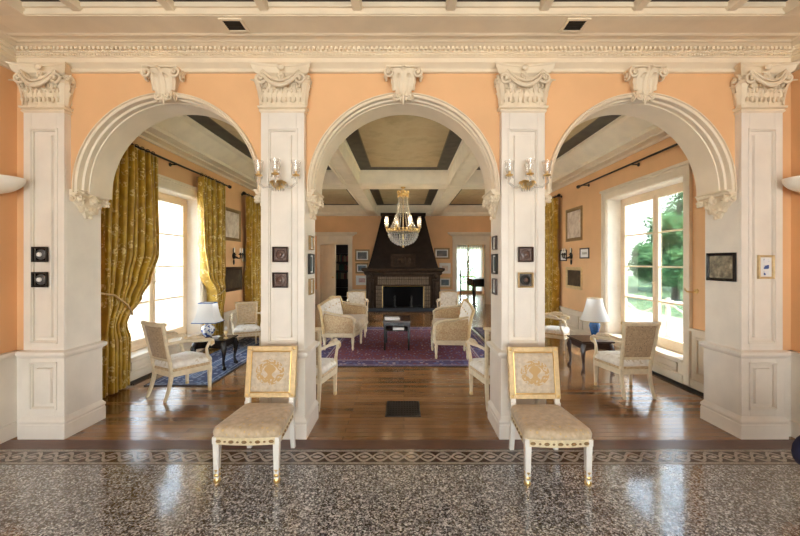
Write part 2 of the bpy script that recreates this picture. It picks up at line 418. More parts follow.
# salon end wall with two doorways; rooms beyond
DL = (-3.15, -2.1, 2.28); DR = (1.98, 3.1, 2.28)
mb = MB()
mb.box(-4.06, DL[0], YB, YB + .2, 0, 3.72); mb.box(DL[0], DL[1], YB, YB + .2, DL[2], 3.72); mb.box(DL[1], DR[0], YB, YB + .2, 0, 3.72)
mb.box(DR[0], DR[1], YB, YB + .2, DR[2], 3.72); mb.box(DR[1], 4.06, YB, YB + .2, 0, 3.72)
struct(mb.build('wall_back', 'orange', smooth=False))
mb = MB()
for x0, x1 in ((-WX, DL[0] - .14), (DL[1] + .14, -1.3), (1.25, DR[0] - .14), (DR[1] + .14, WX)):
    if x1 > x0: mb.box(x0, x1, YB - .025, YB, 0, .53); mb.box(x0, x1, YB - .05, YB, .53, .565); mb.box(x0, x1, YB - .045, YB, 0, .11)
struct(mb.build('baseboard_back', 'wood_trim', smooth=False, bevel=.004))
for i, D in enumerate((DL, DR)):
    mb = MB(); c = .14
    mb.box(D[0] - c, D[0], YB - .035, YB, 0, D[2] + c); mb.box(D[1], D[1] + c, YB - .035, YB, 0, D[2] + c)
    mb.box(D[0], D[1], YB - .035, YB, D[2], D[2] + c)
    mb.box(D[0] - c - .01, D[1] + c + .01, YB - .05, YB, D[2] + c, D[2] + .30)
    mb.loft([[(D[0] - c - o, YB - o, z), (D[1] + c + o, YB - o, z), (D[1] + c + o, YB, z), (D[0] - c - o, YB, z)] for z, o in ((D[2] + .30, .05), (D[2] + .36, .10), (D[2] + .37, .17), (D[2] + .44, .19))])
    mb.box(D[0] - .0, D[0] + .02, YB, YB + .2, 0, D[2]); mb.box(D[1] - .02, D[1], YB, YB + .2, 0, D[2]); mb.box(D[0], D[1], YB, YB + .2, D[2] - .02, D[2])
    struct(mb.build('trim_%d' % (i + 1), 'cream', smooth=False, bevel=.004))
# open door leaf in the doorway with the bookcase
dr = bpy.data.objects.new('door_1', None); COL.objects.link(dr); dr['kind'] = 'structure'; dr.location = (-3.13, YB - .04, 0); dr.rotation_euler = (0, 0, radians(-46))
mb = MB(); mb.box(0, 1.0, -.045, 0, .01, 2.24)
for z0, z1 in ((.12, .75), (.87, 1.5), (1.62, 2.12)):
    for f in (-.058, -.0):
        mb.box(.12, .88, f, f + .013, z0, z0 + .03); mb.box(.12, .88, f, f + .013, z1 - .03, z1); mb.box(.12, .15, f, f + .013, z0, z1); mb.box(.85, .88, f, f + .013, z0, z1)
mb.build('door_panel', 'wood_trim', dr, False, .003)
MB().lathe([(.012, 0), (.012, .04), (.028, .05), (.03, .065), (.018, .08)], (.93, -.045, 1.05), 14, 'Y').build('door_handle', 'brass', dr)
# rooms beyond
mb = MB(); mb.box(.9, 4.06, 19.3, 19.5, 2.35, 3.0); mb.box(.9, 2.55, 19.3, 19.5, 0, 2.35); mb.box(3.95, 4.06, 19.3, 19.5, 0, 2.35); mb.box(2.55, 3.95, 19.3, 19.5, 0, .12)
mb.box(.85, .95, YB + .2, 19.5, 0, 3.0); mb.box(3.96, 4.06, YB + .2, 19.5, 0, 3.0)
struct(mb.build('wall_music_room', 'orange', smooth=False))
struct(MB().box(.85, 4.06, YB + .2, 19.5, 3.0, 3.1).build('ceiling_music_room', 'beam', smooth=False))
mb = MB(); mb.box(-4.06, -1.2, 17.0, 17.1, 0, 3.0); mb.box(-4.06, -3.96, YB + .2, 17.0, 0, 3.0); mb.box(-1.3, -1.2, YB + .2, 17.0, 0, 3.0)
struct(mb.build('wall_library', 'orange', smooth=False))
struct(MB().box(-4.06, -1.2, YB + .2, 17.1, 3.0, 3.1).build('ceiling_library', 'beam', smooth=False))
w6 = bpy.data.objects.new('window_5', None); COL.objects.link(w6); w6['kind'] = 'structure'; w6.location = (3.25, 19.3, .12)
for sg in (-1, 1):
    mb = MB(); x0, x1 = sorted((0, sg * .68))
    mb.box(x0, x0 + .06, 0, .05, 0, 2.22); mb.box(x1 - .06, x1, 0, .05, 0, 2.22)
    for z in (0, .72, 1.44, 2.16): mb.box(x0 + .06, x1 - .06, 0, .05, z, z + .05)
    l = mb.build('sash', 'white', w6, False); MB().box(x0 + .06, x1 - .06, .02, .026, .05, 2.16).build('pane', 'pane', l, False)
portal((3.25, 19.45, 1.3), (radians(-90), 0, 0), 1.4, 2.3)

# ------------------------------------------------------------------ salon ceiling
struct(MB().box(-4.06, 4.06, PB - .0, YB + .2, ZC + .03, ZC + .1).build('ceiling_salon', 'dark_board', smooth=False))
mb = MB()
BZ = 3.35
def beam_x(x0, x1, y0, y1):
    mb.box(x0, x1, y0, y1, BZ, ZC + .03)
for s in (-1, 1):
    a, b = sorted((s * 1.0, s * 1.36)); mb.box(a, b, PB, YB, BZ, ZC + .03)
    for q in (a - .025, b): mb.box(q, q + .025, PB, YB, ZC - .05, ZC + .03); 
    for q in (a, b - .022): mb.box(q, q + .022, PB, YB, BZ - .022, BZ)
    for q in (a + .06, b - .075): mb.box(q, q + .015, PB, YB, BZ - .014, BZ)
struct(mb.build('trim_3', 'beam', smooth=False, bevel=.006))
mb = MB()
for y0, y1 in ((PB, 4.05), (8.52, 9.15)):
    mb.box(-3.1, 3.1, y0, y1, BZ + .003, ZC + .028)
    if y0 > 5: mb.box(-3.05, 3.05, y0 + .06, y1 - .06, BZ - .010, BZ); mb.box(-3.05, 3.05, y0 - .025, y1 + .025, ZC - .05, ZC + .028)
struct(mb.build('trim_4', 'beam', smooth=False, bevel=.006))
mb = MB()
prof = [(0, 3.34), (.03, 3.34), (.05, 3.365), (.16, 3.375), (.165, 3.36), (.2, 3.36), (.205, 3.38), (.36, 3.385), (.36, 3.44), (.40, 3.46), (.50, 3.52), (.58, 3.60), (.64, 3.62), (.66, ZC + .03), (0, ZC + .03)]
for s in (-1, 1): mb.prism([(s * (WX - p), q) for p, q in prof], PB, YB, 'Y')
mb.prism([(YB - p, q) for p, q in prof], -WX, WX, 'X')
struct(mb.build('trim_5', 'beam', smooth=True, ang=.4))
for i, (x0, x1) in enumerate(((-3.06, -1.36), (-1.0, 1.0), (1.36, 3.06))):
    for j, (y0, y1) in enumerate(((4.05, 8.52), (9.15, 13.78))):
        hx, hy = (x1 - x0) / 2, (y1 - y0) / 2
        o = MB().box(-hx, hx, -hy, hy, 0, .02).build('ceiling_coffer', coffer_mat('painted_coffer', hx, hy), smooth=False); o.location = (x0 + hx, y0 + hy, ZC + .008); struct(o)

# ------------------------------------------------------------------ arcade
ZSP = 2.27
ARC = [-2.176, -.005, 2.182]
RAD = {-2.176: .865, -.005: .883, 2.182: .865}
PIERS = [(-3.455, -3.085), (-1.30, -.905), (.885, 1.28), (3.065, 3.44)]
mb = MB(); ZTOP = 3.72
# columns of wall between consecutive points; piers run to the floor only inside the pier's width
def wallcol(x0, z0, x1, z1):
    mb.loft([[(x0, WF, z0), (x0, PB, z0), (x1, PB, z1), (x1, WF, z1)], [(x0, WF, ZTOP), (x0, PB, ZTOP), (x1, PB, ZTOP), (x1, WF, ZTOP)]])
edges = [-4.06] + [e for c in ARC for e in (c - RAD[c] + .02, c + RAD[c] - .02)] + [4.06]
for i in range(0, len(edges), 2): 
    x0, x1 = edges[i], edges[i + 1]
    wallcol(x0, ZSP, x1, ZSP)
for c in ARC:
    for k in range(40):
        a, b = pi - pi * k / 40, pi - pi * (k + 1) / 40
        R = RAD[c] - .02; E = (3.155 - ZSP) - .02
        wallcol(c + R * cos(a), ZSP + E * sin(a), c + R * cos(b), ZSP + E * sin(b))
mb.box(-4.06, PIERS[0][1] - .01, WF, PB, 0, ZSP); mb.box(PIERS[3][0] + .01, 4.06, WF, PB, 0, ZSP)
struct(mb.build('wall_arcade', 'orange', smooth=False))
AP = [(-.045, 3.66), (-.045, 3.625), (-.037, 3.62), (-.037, 3.59), (-.044, 3.583), (-.044, 3.56), (-.030, 3.55), (-.030, 3.515), (-.036, 3.51), (-.036, 3.49), (-.026, 3.480), (-.020, 3.495), (-.012, 3.49), (-.010, 3.472), (0, 3.474), (.003, WF + .01), (-.025, WF + .01), (-.025, PB), (0, PB), (0, PB + .03), (-.045, PB + .03)]
for i, c in enumerate(ARC):
    RO = RAD[c]; E = 3.155 - ZSP; mb = MB(); rings = [[(c - RO - r, y, ZSP - .03) for r, y in AP]]
    for k in range(49):
        a = pi - pi * k / 48; rings.append([(c + (RO + r) * cos(a), y, ZSP + (E + r) * sin(a)) for r, y in AP])
    rings.append([(c + RO + r, y, ZSP - .03) for r, y in AP]); mb.loft(rings)
    struct(mb.build('trim_%d' % (6 + i), 'cream', ang=.35))

def leaf(mb, c, nrm, h, w, curl, lean=.25):
    """acanthus leaf standing at c, facing nrm"""
    n = Vector(nrm).normalized(); side = n.cross(Vector((0, 0, 1))).normalized(); c = Vector(c)
    path = []; ws = []
    N = 9
    for i in range(N):
        t = i / (N - 1)
        if t < .72: z = h * t / .8; o = lean * h * t * t
        else:
            a = (t - .72) / .28 * pi * .8; z = h * .9 + curl * sin(a) * .6; o = lean * h * .52 + curl * (1 - cos(a)) * .8
        path.append(c + n * o + Vector((0, 0, z))); ws.append(w * (.75 + .35 * sin(pi * t) + (.12 if i % 2 else -.10)) * (1 if t < .8 else 1.7 * (1.05 - t) + .35))
    mb.strip(path, ws, side, .012)
    mb.tube([p + n * .008 for p in path[:7]], [.005] * 7, 5)
def volute(mb, c, nrm, r, turn=1, tk=.012):
    n = Vector(nrm).normalized(); side = n.cross(Vector((0, 0, 1))).normalized() * turn; up = Vector((0, 0, 1)); c = Vector(c)
    path = []; rs = []
    for i in range(26):
        t = i / 25; a = pi / 2 + t * 2 * pi * 1.6; q = r * (1 - .82 * t)
        path.append(c + side * cos(a) * q + up * sin(a) * q + n * (t * .02)); rs.append(tk * (1 - .35 * t))
    mb.tube(path, rs, 6); mb.ball(c + n * .02, r * .2, 8, 6)

def capital(parent, x0, x1, y0, y1, z0):
    mb = MB(); w = x1 - x0; cx = (x0 + x1) / 2; hh = .385
    mb.stack(x0, x1, y0, y1, [(z0 - .008, 0), (z0, .022), (z0 + .016, .025), (z0 + .024, -.006), (z0 + .10, -.018), (z0 + .24, -.016), (z0 + .29, .0), (z0 + .31, .03)])
    # concave abacus
    def ring(o, z, e):
        r = []
        cs = [(x0 - o, y0 - o), (x1 + o, y0 - o), (x1 + o, y1 + o), (x0 - o, y1 + o)]
        mid = ((0, 1), (-1, 0), (0, -1), (1, 0))
        for i in range(4):
            a = Vector(cs[i]); b = Vector(cs[(i + 1) % 4]); d = (b - a).normalized()
            r += [(a.x, a.y, z)]
            for t in (.12, .3, .5, .7, .88):
                k = 4 * t * (1 - t); q = a.lerp(b, t) + Vector(mid[i]) * k * e; r.append((q.x, q.y, z))
        return r
    mb.loft([ring(.035, z0 + .305, .05), ring(.055, z0 + .325, .06), ring(.068, z0 + .37, .06), ring(.078, z0 + .374, .06), ring(.084, z0 + hh, .06)])
    yf = y0
    for k in range(4): leaf(mb, (x0 + w * (k + .5) / 4, yf - .004, z0 + .02), (0, -1, 0), .135, w / 4 * .80, .035)
    for k in range(3): leaf(mb, (x0 + w * (k + 1) / 4, yf - .004, z0 + .05), (0, -1, 0), .185, w / 4 * .72, .04)
    for sx, xx in ((-1, x0), (1, x1)):
        for k in range(4): leaf(mb, (xx + sx * .004, y0 + (y1 - y0) * (k + .5) / 4, z0 + .02), (sx, 0, 0), .135, (y1 - y0) / 4 * .8, .014)
        for k in range(3): leaf(mb, (xx + sx * .004, y0 + (y1 - y0) * (k + 1) / 4, z0 + .05), (sx, 0, 0), .185, (y1 - y0) / 4 * .75, .016)
        leaf(mb, (xx, yf, z0 + .03), (sx, -1, 0), .20, .07, .045, .3)
        volute(mb, (xx - sx * .02, yf - .055, z0 + .25), (0, -1, 0), .056, -sx, .014); volute(mb, (xx + sx * .035, yf + .02, z0 + .25), (sx, 0, 0), .052, 1)
        volute(mb, (xx - sx * .0, yf - .0, z0 + .255), (sx, -1, 0), .05, 1)
        mb.tube([(xx - sx * .03, yf - .035, z0 + .31), (xx - sx * .085, yf - .04, z0 + .27), (xx - sx * .12, yf - .03, z0 + .20)], [.012, .012, .004], 6)
        volute(mb, (xx + sx * .03, y1 - .03, z0 + .255), (sx, 0, 0), .05, -1)
    for k in range(9):
        for zz, dd in ((.07, .0), (.15, .5), (.20, .0)): mb.ball((x0 + w * (k + .5 + dd * .5) / 9.3, yf - .030, z0 + zz), .014, 6, 5, (.75, 1.2, 1.7))
    for q, rr in ((0, .020), (.04, .011)):
        path = [(cx + t * (w * .40), yf - .065 - .03 * (1 - t * t), z0 + .17 + q + .11 * t * t) for t in [i / 8 - 1 for i in range(17)]]
        mb.tube(path, [rr * (.6 + .4 * (1 - abs(i / 8 - 1)) + (.12 if i % 2 else 0)) for i in range(17)], 7)
    for i in range(6):
        a = 2 * pi * i / 6; mb.ball((cx + .022 * cos(a), yf - .045, z0 + .275 + .022 * sin(a)), .014, 6, 4)
    mb.ball((cx, yf - .055, z0 + .275), .015, 8, 6); mb.ball((cx, yf - .06, z0 + .345), .028, 8, 6, (1.2, .6, .9))
    return mb.build('capital', 'cornice', parent, ang=.6)

def corbel(parent, x, s, y0, y1, z1):
    """carved impost block on a jamb; s = direction into the opening"""
    mb = MB(); 
    def X(a): return x + s * a
    prof = [(0, z1), (.085, z1), (.09, z1 - .012), (.075, z1 - .02), (.07, z1 - .04), (.05, z1 - .05), (0, z1 - .05)]
    mb.prism([(X(p), q) for p, q in prof], y0 - .02, y1 + .02, 'Y')
    ym = (y0 + y1) / 2
    mb.loft([[(X(0), ym - r, z), (X(q), ym - r * .8, z), (X(q), ym + r * .8, z), (X(0), ym + r, z)] for r, q, z in ((.20, .055, z1 - .05), (.17, .05, z1 - .10), (.09, .035, z1 - .17), (.03, .015, z1 - .25))])
    for yy, zz, r in ((y0 + .02, z1 - .085, .036), (ym, z1 - .08, .045), (y1 - .02, z1 - .085, .036), (ym - .10, z1 - .12, .026), (ym + .10, z1 - .12, .026), (ym, z1 - .18, .026), (ym - .045, z1 - .165, .02), (ym + .045, z1 - .165, .02), (ym, z1 - .245, .016)):
        mb.ball((X(.055 if r > .03 else .035), yy, zz), r, 10, 7, (1, .9, 1))
        for k in range(5):
            a = 2 * pi * k / 5 + .3; mb.ball((X(.075 if r > .03 else .045), yy + r * .75 * cos(a), zz + r * .75 * sin(a)), r * .42, 6, 4)
    leaf(mb, (X(.02), y0 + .09, z1 - .20), (s, 0, 0), .12, .07, .02); leaf(mb, (X(.02), y1 - .09, z1 - .20), (s, 0, 0), .12, .07, .02)
    volute(mb, (X(.03), y0 - .012, z1 - .085), (0, -1, 0), .032, s, .008)
    return mb.build('corbel', 'cornice', parent, ang=.6)

PL = ['tall ivory pier with carved capital beside the gold curtains, two round medallion plaques on it',
      'ivory pier between the curtained side arch and the centre arch, sconce with amber bowl on it',
      'ivory pier between the centre arch and the bright window arch, two mismatched plaques on it',
      'tall ivory pier beside the uncurtained window, dark landscape painting on its inner face']
def pier(i, x0, x1, jambs):
    root = thing('pier', PL[i], 'pier', ((x0 + x1) / 2, PF, 0)); cx = (x0 + x1) / 2
    x0 -= cx; x1 -= cx; yb = PB - PF
    mb = MB(); mb.stack(x0, x1, 0, yb, [(0, .028), (.125, .028), (.135, .022), (.155, .03), (.17, .026), (.19, .012), (.20, .008)])
    mb.build('plinth', 'white', root, bevel=.003, ang=.3)
    def panels(z0, z1, off, f1, f2):
        mb = MB(); mb.box(x0 - off, x1 + off, .022 - off, yb + off, z0, z1); y = -off
        xa, xb = x0 + .072, x1 - .072
        for q in ((x0 - off, xa, z0, z1), (xb, x1 + off, z0, z1), (xa, xb, z0, f1), (xa, xb, f2, z1)): mb.box(q[0], q[1], y, y + .0222, q[2], q[3])
        for d, t, p0, p1 in ((-.014, .016, -.010, 0), (.002, .010, .0, .012)):
            for q in ((xa + d, xb - d, f1 + d, f1 + d + t), (xa + d, xb - d, f2 - d - t, f2 - d), (xa + d, xa + d + t, f1 + d, f2 - d), (xb - d - t, xb - d, f1 + d, f2 - d)):
                mb.box(q[0], q[1], y + p0, y + .0222, q[2], q[3])
        e = .042; ia, ib, i1, i2 = xa + e, xb - e, f1 + e, f2 - e
        if ib > ia + .03: mb.loft([[(ia, y + .022, i1), (ib, y + .022, i1), (ib, y + .022, i2), (ia, y + .022, i2)], [(ia + .006, y + .0, i1 + .006), (ib - .006, y + .0, i1 + .006), (ib - .006, y + .0, i2 - .006), (ia + .006, y + .0, i2 - .006)]])
        return mb
    panels(.20, .735, .008, .27, .68).build('pedestal', 'white', root, False, .003)
    mb = MB(); mb.stack(x0, x1, 0, yb, [(.725, .008), (.735, .014), (.745, .03), (.765, .038), (.785, .036), (.795, .012), (.80, 0)])
    mb.build('chair_rail', 'white', root, ang=.3)
    panels(.795, 2.99, 0, .87, 2.80).build('shaft', 'white', root, False, .003)
    mb = MB(); mb.stack(x0, x1, 0, yb, [(2.955, 0), (2.965, .012), (2.975, .014), (2.985, .006), (2.995, .006)]); mb.build('necking', 'cream', root, ang=.3)
    capital(root, x0, x1, 0, min(yb, .30), 2.995)
    for s in jambs: corbel(root, x0 if s < 0 else x1, s, WF - PF + .0, yb, ZSP - .0)
    MB().box(x0, x1, .0, yb, 2.99, 3.36).build('pier_core', 'cornice', root, False)
    return root
pier(0, *PIERS[0], [1]); pier(1, *PIERS[1], [-1, 1]); pier(2, *PIERS[2], [-1, 1]); pier(3, *PIERS[3], [-1])

def keystone(c, lab):
    root = thing('keystone', lab, 'keystone', (c, WF, 3.10), group=None)
    mb = MB()
    # tapering scroll body
    rings = []
    for t, hw, d in ((0, .06, .06), (.2, .07, .07), (.5, .085, .08), (.8, .11, .10), (1, .13, .11)):
        z = .00 + .235 * t; rings.append([(-hw, .02, z), (-hw, -d, z), (-hw * .4, -d - .025, z), (0, -d - .012, z), (hw * .4, -d - .025, z), (hw, -d, z), (hw, .02, z)])
    mb.loft(rings); mb.box(-.155, .155, -.15, .02, .232, .246)
    for s in (-1, 1):
        volute(mb, (s * .125, -.13, .19), (0, -1, 0), .045, s); volute(mb, (s * .15, -.07, .185), (s, 0, 0), .05, 1)
        volute(mb, (s * .055, -.085, -.01), (0, -1, 0), .030, -s, .009); volute(mb, (s * .075, -.04, .0), (s, 0, 0), .035, 1, .009)
        leaf(mb, (s * .045, -.095, .02), (0, -1, 0), .14, .05, .045, .3); leaf(mb, (s * .085, -.09, .05), (s * .5, -1, 0), .16, .05, .05, .3)
    leaf(mb, (0, -.10, .01), (0, -1, 0), .21, .06, .05, .3)
    for k in range(5): mb.ball((-.06 + .03 * k, -.105, .0), .014, 6, 5)
    mb.tube([(0, -.09, .03), (0, -.095, -.02), (0, -.075, -.075)], [.02, .016, .004], 6)
    for s in (-1, 1): mb.tube([(s * .02, -.09, -.01), (s * .028, -.085, -.05)], [.012, .003], 6)
    mb.build('keystone_scroll', 'cornice', root, ang=.6)
keystone(ARC[0], 'carved scroll keystone over the arch on the gold curtain side')
keystone(ARC[1], 'carved scroll keystone over the centre arch')
keystone(ARC[2], 'carved scroll keystone over the arch on the uncurtained window side')

# ------------------------------------------------------------------ hall cornice and ceiling
CP = [(WF, 3.345), (3.495, 3.345), (3.49, 3.35), (3.49, 3.375), (3.48, 3.385), (3.465, 3.395), (3.46, 3.40), (3.445, 3.41), (3.445, 3.45), (3.43, 3.455), (3.43, 3.485), (3.415, 3.49), (3.415, 3.525), (3.38, 3.53), (3.36, 3.538), (3.34, 3.538), (3.325, 3.546), (3.30, 3.548), (3.24, 3.55), (3.24, 3.72), (WF, 3.72)]
mb = MB(); mb.prism(CP, -HX - .2, HX + .2, 'X')
for s in (-1, 1): mb.prism([(s * (HX - (WF - y)), z) for y, z in CP], -4.0, WF, 'Y')
struct(mb.build('trim_9', 'cornice', ang=.35))
mb = MB()
x = -HX + .05
while x < HX - .05: mb.box(x, x + .022, 3.382, 3.42, 3.497, 3.524); x += .040
x = -HX + .05
while x < HX - .05: mb.box(x, x + .013, 3.415, 3.435, 3.46, 3.478); x += .024
struct(mb.build('trim_10', 'cornice', smooth=False))
mb = MB(); mb.box(-HX, HX, 3.01, 3.26, 3.551, 3.9); mb.box(-HX, -3.0, -4, 3.01, 3.551, 3.9); mb.box(3.0, HX, -4, 3.01, 3.551, 3.9)
mb.box(-HX, HX, 2.995, 3.01, 3.556, 3.58); mb.box(-HX, HX, 2.985, 3.01, 3.61, 3.66)
mb.box(-HX, HX, 3.235, 3.245, 3.545, 3.551); mb.box(-HX, HX, 3.255, 3.27, 3.542, 3.551)
struct(mb.build('ceiling_border', 'cornice', smooth=False, bevel=.003))
struct(MB().box(-4.0, 4.0, -4.2, 3.2, 3.645, 3.95).build('ceiling_hall', 'dark_board', smooth=False))
mb = MB(); k = -4
for k in range(-5, 5):
    x = -.37 + .738 * k + .738
    mb.stack(x - .032, x + .032, -4, 3.0, [(3.585, 0), (3.605, .008), (3.65, .008)])
struct(mb.build('ceiling_joists', 'cornice', smooth=False))
for px, lab in ((234.5, 'small dark ceiling vent nearer the gold curtain side'), (574.5, 'small dark ceiling vent nearer the uncurtained window side')):
    Y = 3.125; x = (px - VX) * Y / F; r = thing('ceiling_vent', lab, 'vent', (x, Y, 3.551), group=None)
    mb = MB(); 
    for a in ((-.095, -.07, -.09, .09), (.07, .095, -.09, .09), (-.07, .07, -.09, -.065), (-.07, .07, .065, .09)): mb.box(a[0], a[1], a[2], a[3], -.012, 0)
    mb.build('vent_frame', 'cornice', r, False, .003)
    mb = MB(); mb.box(-.07, .07, -.065, .065, -.003, 0)
    for k in range(6): mb.box(-.07, .07, -.06 + k * .021, -.052 + k * .021, -.009, -.003)
    mb.build('vent_grille', 'iron', r, False)

# hall side walls, rear wall with windows
for side, nm in ((-1, 'hall_left'), (1, 'hall_right')):
    a, b = sorted((side * HX, side * (HX + .3))); mb = MB(); mb.box(a, b, -4.2, WF, 0, 3.72)
    struct(mb.build('wall_' + nm, 'orange', smooth=False))
    mb = MB(); mb.box(*sorted((side * HX, side * (HX - .02))), -4, WF, 0, .735)
    mb.box(*sorted((side * HX, side * (HX - .05))), -4, WF, .74, .785); mb.box(*sorted((side * HX, side * (HX - .04))), -4, WF, 0, .14)
    a, b = sorted((side * HX, side * (3.455)))
    mb.box(a, b, WF - .02, WF, 0, .735); mb.box(a, b, WF - .045, WF, .74, .785); mb.box(a, b, WF - .04, WF, 0, .14)
    struct(mb.build('baseboard_' + nm, 'white', smooth=False, bevel=.004))
mb = MB(); ws = [(-2.9, -1.5), (-.8, .8), (1.5, 2.9)]
xs = [-4.0] + [q for w in ws for q in w] + [4.0]
for i in range(0, len(xs), 2): mb.box(xs[i], xs[i + 1], -4.3, -4.0, 0, 3.72)
for w in ws: mb.box(w[0], w[1], -4.3, -4.0, 2.3, 3.72)
struct(mb.build('wall_hall_rear', 'orange', smooth=False))
for i, w in enumerate(ws):
    r = bpy.data.objects.new('window_%d' % (6 + i), None); COL.objects.link(r); r['kind'] = 'structure'; r.location = ((w[0] + w[1]) / 2, -4.15, 0)
    hw = (w[1] - w[0]) / 2
    for sg in (-1, 1):
        x0, x1 = sorted((0, sg * hw)); mb = MB(); mb.box(x0, x0 + .07, 0, .05, 0, 2.3); mb.box(x1 - .07, x1, 0, .05, 0, 2.3)
        for z in (0, .56, 1.12, 1.68, 2.24): mb.box(x0 + .07, x1 - .07, 0, .05, z, z + .06)
        l = mb.build('sash', 'sash', r, False); MB().box(x0 + .07, x1 - .07, .02, .026, .06, 2.24).build('pane', 'pane', l, False)
    portal(((w[0] + w[1]) / 2, -4.2, 1.15), (radians(90), 0, 0), w[1] - w[0], 2.3)
SKY = 18; HALL = 38; SUN = 60; EXPO = 0.25
# ------------------------------------------------------------------ furniture helpers
def motif_mat():
    t = NT('embroidered_crown_silk'); v = t.coord(); x, y, z = t.sep(v)
    base = t.ramp(t.noise(v, 26, 3), [(.35, (.52, .43, .31)), (.65, (.66, .56, .42))])
    zz = t.math('MULTIPLY', z, 1.15)
    r = t.math('SQRT', t.math('ADD', t.math('MULTIPLY', x, x), t.math('MULTIPLY', zz, zz)))
    ring = t.math('LESS_THAN', t.math('ABSOLUTE', t.math('SUBTRACT', r, .095)), .026)
    gap = t.math('GREATER_THAN', t.noise(v, 55, 2), .47); ring = t.math('MULTIPLY', ring, gap)
    urn = t.math('MULTIPLY', t.math('LESS_THAN', t.math('ABSOLUTE', x), t.math('MULTIPLY_ADD', t.math('SINE', t.math('MULTIPLY', z, 70)), .016, .034)), t.math('LESS_THAN', t.math('ABSOLUTE', z), .06))
    spr = t.math('MULTIPLY', t.math('LESS_THAN', t.voro(v, 34, 'Distance'), .25), t.math('GREATER_THAN', r, .13))
    k = t.math('MAXIMUM', ring, urn); k = t.math('MAXIMUM', k, t.math('MULTIPLY', spr, .35))
    col = t.mix(k, base, (.52, .33, .13))
    return t.bsdf(col, .6, 0, t.noise(v, 300, 2), .2, .002, Sheen_Weight=.3)
M['motif'] = motif_mat()

def outline(wf, wr, yf, yr, bow=.03, n=6, rad=.05):
    """seat outline, front edge bowed; corner radius rad"""
    cs = [(-wf / 2, yf), (wf / 2, yf), (wr / 2, yr), (-wr / 2, yr)]; P = []
    for i in range(4):
        a = Vector(cs[i - 1]); b = Vector(cs[i]); c = Vector(cs[(i + 1) % 4])
        u = (a - b).normalized(); w = (c - b).normalized(); p0 = b + u * rad; p1 = b + w * rad
        for k in range(n + 1):
            t = k / n; q = p0.lerp(b, t).lerp(b.lerp(p1, t), t); P.append([q.x, q.y])
        if i == 0:
            for k in range(1, 6): t = k / 6; P.append([-wf / 2 + rad + (wf - 2 * rad) * t, yf])
    for p in P:
        f = (p[1] - yf) / (yr - yf); s = 1 - (2 * p[0] / wf) ** 2
        p[1] -= bow * max(0, s) * (1 - f) ** 2
    return P
def cushion(mb, P, z0, z1, crown=.02, rnd=.02):
    cx = sum(p[0] for p in P) / len(P); cy = sum(p[1] for p in P) / len(P)
    def sc(k, z): return [(cx + (x - cx) * k, cy + (y - cy) * k, z) for x, y in P]
    h = z1 - z0
    mb.loft([sc(.95, z0), sc(1.0, z0 + rnd * .6), sc(1.01, z0 + h * .5), sc(1.0, z1 - rnd), sc(.965, z1 - rnd * .3), sc(.88, z1 + crown * .25), sc(.6, z1 + crown * .8), sc(.25, z1 + crown), sc(.02, z1 + crown)])

def taper_leg(mb, x, y, z1, w1, w2, dx=0, dy=0, curve=0):
    rings = []
    for i in range(7):
        t = i / 6; z = z1 * (1 - t); w = w1 + (w2 - w1) * t; k = t * t if curve else t
        cx, cy = x + dx * k, y + dy * k
        rings.append([(cx - w / 2, cy - w / 2, z), (cx + w / 2, cy - w / 2, z), (cx + w / 2, cy + w / 2, z), (cx - w / 2, cy + w / 2, z)])
    mb.loft(rings)

